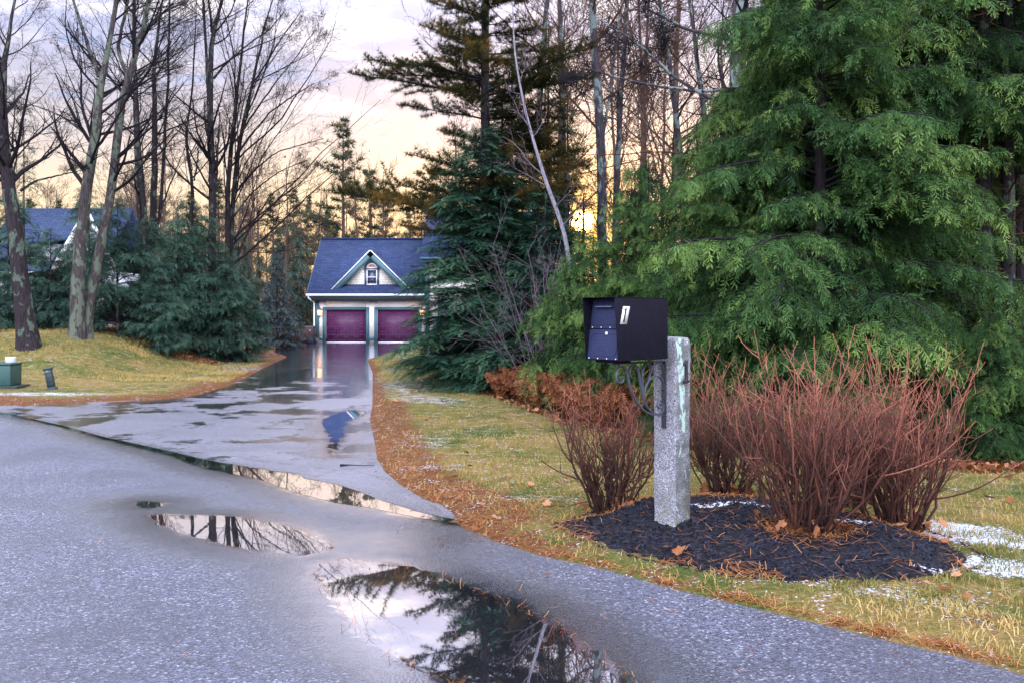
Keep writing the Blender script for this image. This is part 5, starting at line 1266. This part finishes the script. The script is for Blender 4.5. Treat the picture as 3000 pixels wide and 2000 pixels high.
# ---------------------------------------------------------------- far woods behind the houses
def generic_bare(seed, hh, n1=20):
    r = np.random.default_rng(seed); q = np.linspace(0, 1, 8)
    pts = np.column_stack([np.cumsum(r.normal(0, .08, 8)), np.cumsum(r.normal(0, .08, 8)), q * hh - .2])
    return bare_tree(seed, [(pts, .13 * (1 - .9 * q) + .01)], [dict(n=n1, t0=.25, ang=(30, 60), lr=.26, rr=.4, npts=6, up=.5, wb=.1, sides=3), dict(n=7, t0=.1, ang=(25, 50), lr=.45, rr=.5, npts=4, up=.3, wb=.12), dict(n=5, t0=.1, ang=(25, 50), lr=.45, rr=.5, npts=3, up=.2, wb=.12)], rmin=.010)
fb = [generic_bare(100 + k, 13) for k in range(4)]
fp = [pine(110 + k, 15, 3.2, 4.0, 46, 1, .42, TU_F, sec=.5, fsp=.3, trunk_r=.2, jitter=.5, rise=.22) for k in range(2)]
r = np.random.default_rng(21)
LB = 'bare grey brown tree in the woods behind the houses'; LP = 'white pine in the woods behind the houses'
mb = {}; mp = {}
def far_bare(px, D, hh, k, label=LB, grp='bare trees in the far woods'):
    x = (px - 1500) / F * D; z = gz(x, D)
    if k not in mb:
        a, b, _ = fb[k]; o = tree('bare_tree', label, 'tree', (x, D, z), a, b, None, M_FARB, M_FARB, None, grp); o.scale = (hh / 13,) * 3; mb[k] = o
    else: copy_thing(mb[k], (x, D, z), r.uniform(0, 6.28), label, hh / 13, grp)
def far_pine(px, D, hh, k, label=LP, grp='pines in the far woods'):
    x = (px - 1500) / F * D; z = gz(x, D)
    if k not in mp:
        a, b, c = fp[k]; o = tree('white_pine', label, 'pine', (x, D, z), a, b, c, M_FARB, M_FARB, M_FARP, grp); o.scale = (hh / 15,) * 3; mp[k] = o
    else: copy_thing(mp[k], (x, D, z), r.uniform(0, 6.28), label, hh / 15, grp)
far_pine(1005, 76, 17.0, 0, 'tallest far pine, standing alone above the garage roof', 'landmark far pine')
for px, D, hh in [(900, 88, 12), (960, 92, 11.5), (1085, 84, 14.2), (1130, 90, 13.0), (560, 85, 12), (640, 80, 12.5), (720, 95, 12), (800, 90, 12.5), (470, 88, 12), (340, 90, 12), (170, 84, 11), (90, 90, 12), (1265, 88, 15), (860, 98, 14), (1200, 96, 12)]: far_pine(px, D, hh, int(px) % 2)
for i in range(150):
    px = r.uniform(-150, 1950); D = r.uniform(66, 125)
    if px > 1350 and r.uniform() < .35: continue
    if 1655 < px < 1765: continue
    top = 1.0
    if 900 < px < 1250: top = .86
    far_bare(px, D, (r.uniform(9.0, 15.5) if px < 1300 else r.uniform(12, 20)) * top, i % 4)
for i in range(20):
    qx = r.uniform(1450, 3100)
    if 1650 < qx < 1770: qx += 200
    far_bare(qx, r.uniform(30, 55), r.uniform(11, 17), i % 4, 'bare tree in the woods behind the hemlocks and firs', 'bare trees in the right woods')
# understorey that closes the far woods near the ground: one mass
g = Geo(); N = 2600; D = r.uniform(60, 110, N); X_ = (r.uniform(-250, 2100, N) - 1500) / F * D
s = np.linspace(0, 1, 4); hh = r.uniform(1.5, 6.5, N) * np.where(r.uniform(size=N) < .5, 1, .6)
P = np.stack([X_, D, ground_z(X_, D) - .2], -1)[:, None] + np.array([0, 0, 1.])[None, None] * (hh[:, None] * s)[..., None] + np.cumsum(r.normal(0, .25, (N, 4, 3)), 1) * s[None, :, None]
Rr = (.035 * (1 - .7 * s))[None] * np.ones((N, 1)); g.tubes(P, Rr, 3)
P1, R1 = spawn(r, P, Rr, 7, .1, 1, (25, 60), .4, .5, 3, .2, .15, .010); g.tubes(P1, R1, 3)
P2, R2 = spawn(r, P1, R1, 3, .1, 1, (25, 60), .5, .5, 3, .2, .15, .009); g.tubes(P2, R2, 3)
obj('undergrowth', g.mesh('undergrowth', M_FARB), None, 'tangled grey brown undergrowth in the woods behind the houses', 'undergrowth', None, 'stuff')
# low dark conifers at the wood edge behind the garage and house
sp = [(880, 64, 6.5, 0), (700, 66, 7, 0), (600, 64, 6, 0), (840, 70, 8, 0), (480, 66, 7, 0), (760, 62, 5, 0), (1300, 66, 9, 0), (1380, 60, 8, 0), (1460, 64, 9, 0), (1550, 60, 8, 0), (1610, 52, 4, 0), (1760, 48, 3.5, 0), (1890, 50, 6, 0)]
tr, wd, lf = conifer(95, 8, 2.2, .3, 70, rise=.2, droop=.35, sec=.35, fsp=.34, fs=.55, proto=FR_M, trunk_r=.1)
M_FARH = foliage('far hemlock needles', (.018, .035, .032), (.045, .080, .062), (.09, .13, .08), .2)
place_set('hemlock', [(a, b, c, d_, 'dim grey green hemlock at the edge of the far woods') for a, b, c, d_ in sp], [(tr, wd, lf)], (M_BARK, M_TWIG, M_FARH), 'hemlock', 'hemlocks at the far wood edge', 8.0)
# ---------------------------------------------------------------- red stemmed shrubs
def shrub(label, px, py, hgt, spread, seed, n=150, hue=0.0, name='red_shrub', grp='red stemmed shrubs in the mulch bed', lean=(0, 0)):
    x, y = gp(px, py); z = float(surf_z(np.array([x]), np.array([y]))[0]) - .02
    r = np.random.default_rng(seed); a = r.uniform(0, 2 * PI, n); u = np.sqrt(r.uniform(.02, 1, n))
    P0 = np.column_stack([u * np.cos(a) * .14, u * np.sin(a) * .14, np.zeros(n)])
    tl = u * spread * np.minimum(r.uniform(.6, 1.3, n), 1.12)
    dd = np.column_stack([np.cos(a) * tl + lean[0], np.sin(a) * tl + lean[1], np.ones(n)])
    L = hgt * r.uniform(.55, 1.0, n) * (1 + .10 * tl)
    s = np.linspace(0, 1, 9); bend = 1 - .25 * s
    P = P0[:, None] + dd[:, None] * (L[:, None] * s)[..., None] * np.stack([bend, bend, np.ones(9)], -1)[None]
    P += np.cumsum(r.normal(0, .020, P.shape), 1) * hgt
    Rr = np.maximum((.0105 * r.uniform(.45, 1.25, n))[:, None] * (1 - .6 * s)[None], .0022)
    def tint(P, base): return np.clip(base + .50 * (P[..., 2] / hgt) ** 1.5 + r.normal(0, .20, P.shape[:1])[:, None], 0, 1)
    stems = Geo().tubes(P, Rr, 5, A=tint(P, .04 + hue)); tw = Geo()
    P1, R1 = spawn(r, P, Rr, 4, .22, .92, (16, 48), .50, .85, 7, .75, .07, .0028, taper=.35); R1 = np.minimum(R1, .0058); tw.tubes(P1, R1, 4, A=tint(P1, .10 + hue))
    P2, R2 = spawn(r, P1, R1, 2, .2, .95, (20, 60), .42, .85, 5, .5, .09, .0024, taper=.4); R2 = np.minimum(R2, .0042); tw.tubes(P2, R2, 4, A=tint(P2, .16 + hue))
    P3, R3 = spawn(r, P, Rr, 3, .15, .8, (35, 95), .16, .5, 4, .1, .14, .0013); tw.tubes(P3, R3, 3, A=tint(P3, .0 + hue))
    k3 = r.random(len(P2)) < .3; P4, R4 = spawn(r, P2[k3], R2[k3], 2, .3, 1, (30, 80), .5, .7, 4, .1, .12, .0015); tw.tubes(P4, R4, 3, A=tint(P4, .1 + hue))
    o = thing(name, label, 'shrub', (x, y, z), 0, grp)
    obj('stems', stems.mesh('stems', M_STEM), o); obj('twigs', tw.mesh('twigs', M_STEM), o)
    k = 26; aa = r.uniform(0, 2 * PI, k); rr_ = r.uniform(.02, .30, k)
    lf = Geo(); leafstamp(lf, np.column_stack([rr_ * np.cos(aa), rr_ * np.sin(aa), r.uniform(.03, .12, k)]), r, .035, .06)
    obj('caught_leaves', lf.mesh('caught_leaves', M_OAK), o)
    return o
shrub('darkest red stemmed shrub, left of the granite post', 1795, 1520, .74, .66, 201, 40, -.12)
shrub('red stemmed shrub standing right behind the granite post', 2130, 1478, .92, .6, 202, 46, -.02)
shrub('broadest red stemmed shrub at the front of the bed', 2355, 1625, .92, .72, 203, 62, .03, lean=(.02, 0))
shrub('red stemmed shrub at the right end of the bed', 2635, 1583, .92, .60, 204, 54, .05)
shrub('red stemmed shrub at the back between the front one and the right one', 2470, 1500, .88, .6, 205, 40, .02)
x, y = gp(865, 1001)
# low red shrub by the bin
r = np.random.default_rng(206); n = 160; a = r.uniform(0, 2 * PI, n); tl = r.uniform(0, 1.6, n); s = np.linspace(0, 1, 5)
P = (np.column_stack([np.cos(a), np.sin(a), 0 * a]) * .25)[:, None] + (np.column_stack([np.cos(a) * tl, np.sin(a) * tl, np.ones(n)]) * r.uniform(.45, .85, n)[:, None])[:, None] * s[None, :, None]
Rr = np.full((n, 5), .009); g = Geo().tubes(P, Rr, 3, A=.55); P1, R1 = spawn(r, P, Rr, 9, .2, 1, (30, 70), .35, .7, 4, .1, .12, .007); g2 = Geo().tubes(P1, R1, 3, A=.4)
for px, lab in ((862, 'low round red brown shrub between the grey spruce and the bin'), (838, 'low red brown shrub against the grey spruce')):
    o = thing('red_shrub', lab, 'shrub', ((px - 1500) / F * 55.5, 55.5, 0.0), px * 1., 'low shrubs by the garage'); me1 = g.mesh('stems', M_STEM); me2 = g2.mesh('twigs', M_STEM); obj('stems', me1, o); obj('twigs', me2, o)

# ---------------------------------------------------------------- dead ferns along the wood edge
FR_F = proto_frond(4, .07, .5, .25)
def fern(seed, n=11, hh=.75):
    r = np.random.default_rng(seed); lf = Geo(); st = Geo(); s = np.linspace(0, 1, 9)
    for i in range(n):
        a = r.uniform(0, 2 * PI); tl = r.uniform(.1, .6); L = hh * r.uniform(.6, 1.1)
        P = np.column_stack([np.cos(a) * tl * L * s, np.sin(a) * tl * L * s, L * (s * 1.15 - .45 * s ** 3)]) + np.cumsum(r.normal(0, .012, (9, 3)), 0)
        st.tubes(P[None], np.full((1, 9), .003), 3, A=.3)
        k = 34; t_ = np.repeat(np.linspace(.25, 1, k // 2), 2); pp = np.column_stack([np.interp(t_, s, P[:, j]) for j in range(3)])
        sd_ = np.tile([1., -1.], k // 2); lat = np.array([-math.sin(a), math.cos(a), 0]); tg = np.array([math.cos(a) * tl, math.sin(a) * tl, .2])
        ax = sd_[:, None] * lat + r.normal(0, .3, (k, 3)); ax[:, 2] -= r.uniform(.5, 1.6, k); ax /= np.linalg.norm(ax, axis=1, keepdims=True)
        up = np.cross(ax, r.normal(size=(k, 3))); up /= np.linalg.norm(up, axis=1, keepdims=True)
        sc_ = .15 * np.sin(PI * np.clip((t_ - .15) / 1.0, 0, 1)) ** .7 + .03
        M = np.stack([ax, np.cross(up, ax), up], -1) * sc_[:, None, None]
        lf.stamp(FR_F[0], None, FR_F[1], pp, M, r.uniform(.1, .8, k), FR_F[2])
    return st, lf
FN = [fern(300 + k) for k in range(3)]; fm = {}
r = np.random.default_rng(31); pts = []
WL = np.array(WOODS_LINE)
for px in list(np.linspace(1395, 1760, 20)) + list(np.linspace(1800, 2120, 5)):
    for q in range(2 if px > 1500 else 1):
        yy_ = np.interp(px, [1240, 1350, 1500, 1680, 1950, 2500], [1047, 1122, 1178, 1248, 1300, 1368]); x, y = gp(px + r.uniform(-10, 10), yy_ - 4); y2 = y + r.uniform(-.25, .5) + q * .5; pts.append((x * y2 / y + r.uniform(-.1, .1), y2))
for i, (x, y) in enumerate(pts):
    k = i % 3; lab = 'dead rust brown fern clump at the wood edge by the lawn'
    sc_ = r.uniform(.75, 1.15)
    if k not in fm:
        st, lf = FN[k]; o = thing('dead_fern', lab, 'fern', (x, y, gz(x, y)), 0, 'dead ferns along the wood edge'); obj('stalks', st.mesh('stalks', M_FERN), o); obj('fronds', lf.mesh('fronds', M_FERN), o); fm[k] = o
    else: copy_thing(fm[k], (x, y, gz(x, y)), r.uniform(0, 6.28), lab, sc_, 'dead ferns along the wood edge')

# ---------------------------------------------------------------- grass, needles, leaves
r = np.random.default_rng(41)
def cloud(N, px0, px1, py0, py1, pw=1.0):
    px = r.uniform(px0, px1, N); py = py0 + (py1 - py0) * r.uniform(0, 1, N) ** pw
    D = H * F / (py - 930.0); return (px - 1500) / F * D, D
def blades(g, x, y, hmin, hmax, w, tint):
    N = len(x); z = ground_z(x, y) - .005; a = r.uniform(0, 2 * PI, N); h_ = r.uniform(hmin, hmax, N); ln = r.uniform(.2, 1.3, N) * h_; la = r.uniform(0, 2 * PI, N)
    sx, sy = np.cos(a) * w / 2, np.sin(a) * w / 2; w_ = np.ones(N) * w
    b = np.stack([x, y, z], -1); s = np.stack([np.cos(a) * w_ / 2, np.sin(a) * w_ / 2, 0 * x], -1); l = np.stack([np.cos(la) * ln, np.sin(la) * ln, 0 * x], -1)
    m = b + l * .35 + np.stack([0 * x, 0 * x, h_ * .65], -1); tp_ = b + l + np.stack([0 * x, 0 * x, h_], -1)
    V = np.stack([b - s, b + s, m + s * .8, m - s * .8, tp_], 1)
    i = (np.arange(N) * 5)[:, None]
    g.add(V.reshape(-1, 3), T=(np.array([[3, 2, 4]]) + i), Q=(np.array([[0, 1, 2, 3]]) + i), A=np.repeat(tint, 5) + np.tile([-.15, -.15, .0, .0, .1], N))
x1, y1 = cloud(330000, -250, 3300, 1110, 2080, 1.25)
k = y1 < 22; x1, y1 = x1[k], y1[k]
sd = pave_sd(x1, y1); k = (sd > .0) & (sdist(x1, y1, BED) > -.01) & (sdist(x1, y1, WOODS) > -.05); x1, y1, sd = x1[k], y1[k], sd[k]
cl = fbm(x1 * 1.3, y1 * 1.3, 3); c2_ = fbm(x1 * 6 + 9, y1 * 6, 2)
k = r.uniform(0, 1, len(x1)) < np.clip((c2_ - .28) * 3.2, .12, 1) * np.clip(.15 + sd * .9, 0, 1); x1, y1, sd, cl = x1[k], y1[k], sd[k], cl[k]
tint = np.clip(.02 + 1.25 * (cl - .18) + .25 * smooth(.7, 0, sd) + r.normal(0, .16, len(x1)), 0, 1)
tint -= .35 * smooth(.45, .1, np.abs(sdist(x1, y1, BED) - .05)) * (y1 < 6.2)
g = Geo(); blades(g, x1, y1, .02, .055, .0055, np.clip(tint, 0, 1))
xa, ya = cloud(120000, -150, 1350, 1012, 1125, 1.0); k = (ya < 33) & (ya > 20); xa, ya = xa[k], ya[k]
sa = pave_sd(xa, ya); k = (sa > .1) & (sdist(xa, ya, WOODS) > 0); xa, ya, sa = xa[k], ya[k], sa[k]
cl = fbm(xa * .9, ya * .9, 3); k = r.uniform(0, 1, len(xa)) < np.clip(.3 + 1.6 * (cl - .3), .2, .9); xa, ya, cl = xa[k], ya[k], cl[k]
blades(g, xa, ya, .03, .075, .014, np.clip(.05 + 1.1 * (cl - .2) + r.normal(0, .14, len(xa)), 0, 1))
obj('grass', g.mesh('grass', M_BLADE), None, 'short patchy winter grass on the lawn', 'grass', None, 'stuff')
# fallen needles along the pavement edges, on the bed
def needles(g, x, y, zf, l0, l1, w):
    N = len(x); a = r.uniform(0, PI, N); L = r.uniform(l0, l1, N); z = zf(x, y) + r.uniform(.002, .018, N); dz = r.normal(0, .010, N)
    d = np.stack([np.cos(a) * L / 2, np.sin(a) * L / 2, dz], -1); s = np.stack([-np.sin(a) * w / 2, np.cos(a) * w / 2, 0 * x], -1); c = np.stack([x, y, z], -1); bow = s * r.uniform(-5, 5, N)[:, None]
    V = np.stack([c - d - s, c - d + s, c + bow + s, c + bow - s, c + d + s, c + d - s], 1); i = (np.arange(N) * 6)[:, None]
    Q = np.concatenate([np.array([[0, 1, 2, 3]]) + i, np.array([[3, 2, 4, 5]]) + i]); g.add(V.reshape(-1, 3), Q=Q, A=np.repeat(r.uniform(.1, 1, N), 6))
x1, y1 = cloud(300000, -100, 3200, 1040, 2060, 1.0)
sd = pave_sd(x1, y1); bdist = sdist(x1, y1, BED)
wdt = (.25 + 1.3 * fbm(x1 * 1.7, y1 * 1.7, 3)) * (1 - .35 * smooth(6.6, 6, y1)) * (.13 + .07 * np.clip((y1 - 4) / 10, 0, 3) + 1.0 * smooth(6.2, 8, y1) * smooth(4, 1, np.abs(x1)) + 1.3 * (x1 < -5))
keep = (sd > -.03) & (bdist > 0) & (sdist(x1, y1, WOODS) > 0) & (r.uniform(0, 1, len(x1)) < (np.exp(-(np.maximum(sd, 0) / (wdt * .55)) ** 2) * .8 + .02) * np.clip((fbm(x1 * 4, y1 * 4, 2) - .25) * 4, .15, 1))
g = Geo(); needles(g, x1[keep], y1[keep], surf_z, .05, .10, .0035)
bxs, bys = cloud(26000, 1560, 2950, 1470, 1740, 1); k = inside(bxs, bys, BED); bxs, bys = bxs[k], bys[k]
pr_ = .035 + .6 * smooth(.30, .0, np.abs(sdist(bxs, bys, BED))) * (fbm(bxs * 3, bys * 3, 2) > .42) + .5 * (bys > 7.0)
for q in [(1795, 1520), (2130, 1478), (2355, 1625), (2650, 1583)]:
    cx, cy = gp(*q); pr_ = pr_ + .9 * smooth(.42, .1, np.hypot(bxs - cx, bys - cy))
k = r.uniform(0, 1, len(bxs)) < pr_; needles(g, bxs[k], bys[k], lambda a, b: surf_z(a, b) + .004, .06, .12, .0035)
x2, y2 = cloud(5000, 0, 2900, 1180, 2000, 1); s2 = pave_sd(x2, y2); k = (s2 < 0) & (r.uniform(size=len(x2)) < np.exp(s2 / .08) * .5 + .012); needles(g, x2[k], y2[k], lambda a, b: 0 * a + .006, .04, .09, .003)
for pl_, nn in ((PUD_C, 9000), (PUD_B, 3000), (PUD_SEAM, 6000)):
    qx = r.uniform(min(p[0] for p in pl_), max(p[0] for p in pl_), nn); qy = r.uniform(min(p[1] for p in pl_), max(p[1] for p in pl_), nn)
    ds = np.abs(sdist(qx, qy, pl_)); k = (r.random(nn) < .25 * np.exp(-(ds / .035) ** 2) + .004) & (pave_sd(qx, qy) < 0)
    needles(g, qx[k], qy[k], lambda a, b: 0 * a + .001, .02, .06, .0022)
obj('needle_litter', g.mesh('needle_litter', M_NEED), None, 'orange brown pine needle litter along the pavement edges', 'needle litter', None, 'stuff')
# leaf litter in the woods edge
x1, y1 = cloud(26000, 1150, 3200, 1040, 1420, 1.0); k = (sdist(x1, y1, WOODS) < .25) & (y1 < 34) & (sdist(x1, y1, WOODS) > -3.5); x1, y1 = x1[k], y1[k]
g = Geo(); leafstamp(g, np.column_stack([x1, y1, ground_z(x1, y1) + r.uniform(.005, .06, len(x1))]), r, .03, .06, flat=True, tilt=.6)
x1, y1 = cloud(9000, 300, 800, 1030, 1075, 1.0); k = (pave_sd(x1, y1) > 1.6) & (y1 < 34); x1, y1 = x1[k], y1[k]; 
k = (ground_z(x1, y1) < .8); leafstamp(g, np.column_stack([x1[k], y1[k], ground_z(x1[k], y1[k]) + .03]), r, .04, .07, flat=True, tilt=.6)
obj('leaf_litter', g.mesh('leaf_litter', M_OAK), None, 'brown leaf litter under the trees at the wood edge', 'leaf litter', None, 'stuff')
# individual fallen leaves
LM = []
for k in range(4):
    q = Geo(); rr_ = np.random.default_rng(400 + k); V = LEAF_V * [1, 1, rr_.uniform(.5, 1.6)]; V[1:] *= rr_.uniform(.85, 1.15, (14, 1)); q.add(V, T=LEAF_T, A=[.35, .5, .75, .95][k])
    st_ = Geo(); P = np.array([(-.2, 0, 0), (-.8, .06, .1), (-1.2, .16, .22)]); q.tubes(P[None], np.full((1, 3), .02), 3, A=.2); LM.append(q.mesh('fallen_leaf', M_OAK))
spots = [(1375, 1385), (1450, 1392), (1490, 1415), (1555, 1440), (1370, 1345), (1255, 1245), (1285, 1240), (1160, 1185), (1175, 1207), (1430, 1322), (1505, 1355), (1345, 1300), (1640, 1440), (1660, 1422), (1565, 1470), (1490, 1470), (1245, 1400), (1330, 1420), (1410, 1500), (1455, 1540), (1500, 1595), (1390, 1560), (1650, 1500), (1600, 1500), (1950, 1643), (1990, 1660), (1760, 1650), (2720, 1745), (2770, 1765), (2830, 1790), (2890, 1850), (2800, 1720), (2850, 1700), (2770, 1620), (2560, 1600), (2640, 1610), (2480, 1640), (2290, 1585), (2330, 1650), (2420, 1640), (2060, 1450), (2110, 1440), (1870, 1510), (1830, 1520), (2900, 1480), (2960, 1490), (2850, 1500), (2960, 1420), (1210, 1160), (1300, 1190), (1420, 1210), (1560, 1260), (1480, 1240), (560, 1100), (650, 1085), (430, 1078), (90, 1062), (480, 1120), (160, 1128), (1110, 1200), (1290, 1355), (1215, 1340), (2940, 1790), (1520, 1500), (1300, 1470)]
dark = [(1350, 1532), (1100, 1385), (1110, 1238), (1240, 1520), (1295, 1592), (1600, 1690)]
zone = lambda px, py: ('black mulch' if inside(np.array([gp(px, py)[0]]), np.array([gp(px, py)[1]]), BED)[0] else 'lawn')
for i, (px, py) in enumerate(spots):
    x, y = gp(px, py); z = float(surf_z(np.array([x]), np.array([y]))[0])
    if y > 14: s_ = .085
    else: s_ = random.uniform(.035, .062)
    o = obj('fallen_leaf', LM[i % 4], None, 'curled brown dead leaf lying on the ' + ('black mulch' if zone(px, py) != 'lawn' else 'lawn grass'), 'leaf', 'fallen leaves on the ' + zone(px, py), None, (x, y, z + .028 + s_ * .12)); o.scale = (s_,) * 3; o.rotation_euler = (random.uniform(-.5, .5), random.uniform(-.5, .5), random.uniform(0, 6.28))
for i, (px, py) in enumerate(dark):
    x, y = gp(px, py); o = obj('fallen_leaf', LM[0], None, 'small dark wet leaf stuck to the asphalt', 'leaf', 'wet leaves on the asphalt', None, (x, y, .02)); o.scale = (.028, .028, .02); o.rotation_euler = (0, 0, random.uniform(0, 6.28))
x, y = gp(1030, 1366); P = np.array([(-.12, 0, .012), (-.02, .01, .014), (.1, -.01, .012), (.24, -.02, .012)])
tw = obj('twig', Geo().tubes(P[None], np.array([[.014, .006, .004, .003]]), 5).mesh('twig', M_TWIG), None, 'thin dark twig lying on the wet driveway', 'twig', None, None, (x, y, .004))

# loose chips of mulch
r = np.random.default_rng(71); X1 = r.uniform(min(bx), max(bx), 16000); Y1 = r.uniform(min(by), max(by), 16000); k = inside(X1, Y1, BED); X1, Y1 = X1[k], Y1[k]
CV = np.array([(-1, -.32, 0), (1, -.22, 0), (.8, .3, 0), (-.9, .25, 0), (-.8, -.2, .16), (.85, -.1, .2), (.7, .2, .14), (-.75, .15, .22)]); CQ = np.array([(4, 5, 6, 7), (0, 1, 5, 4), (1, 2, 6, 5), (2, 3, 7, 6), (3, 0, 4, 7)])
M = rotmats(r, len(X1), True, .55) * r.uniform(.006, .022, len(X1))[:, None, None]
g = Geo().stamp(CV, None, CQ, np.column_stack([X1, Y1, surf_z(X1, Y1) + .001]), M, r.uniform(0, 1, len(X1)))
M_CHIP = paintleaf('mulch chips', (.002, .002, .004), (.009, .010, .020), (.035, .036, .060))
obj('mulch_chips', g.mesh('mulch_chips', M_CHIP), None, 'loose black bark chips covering the mulch bed', 'mulch chips', None, 'stuff')
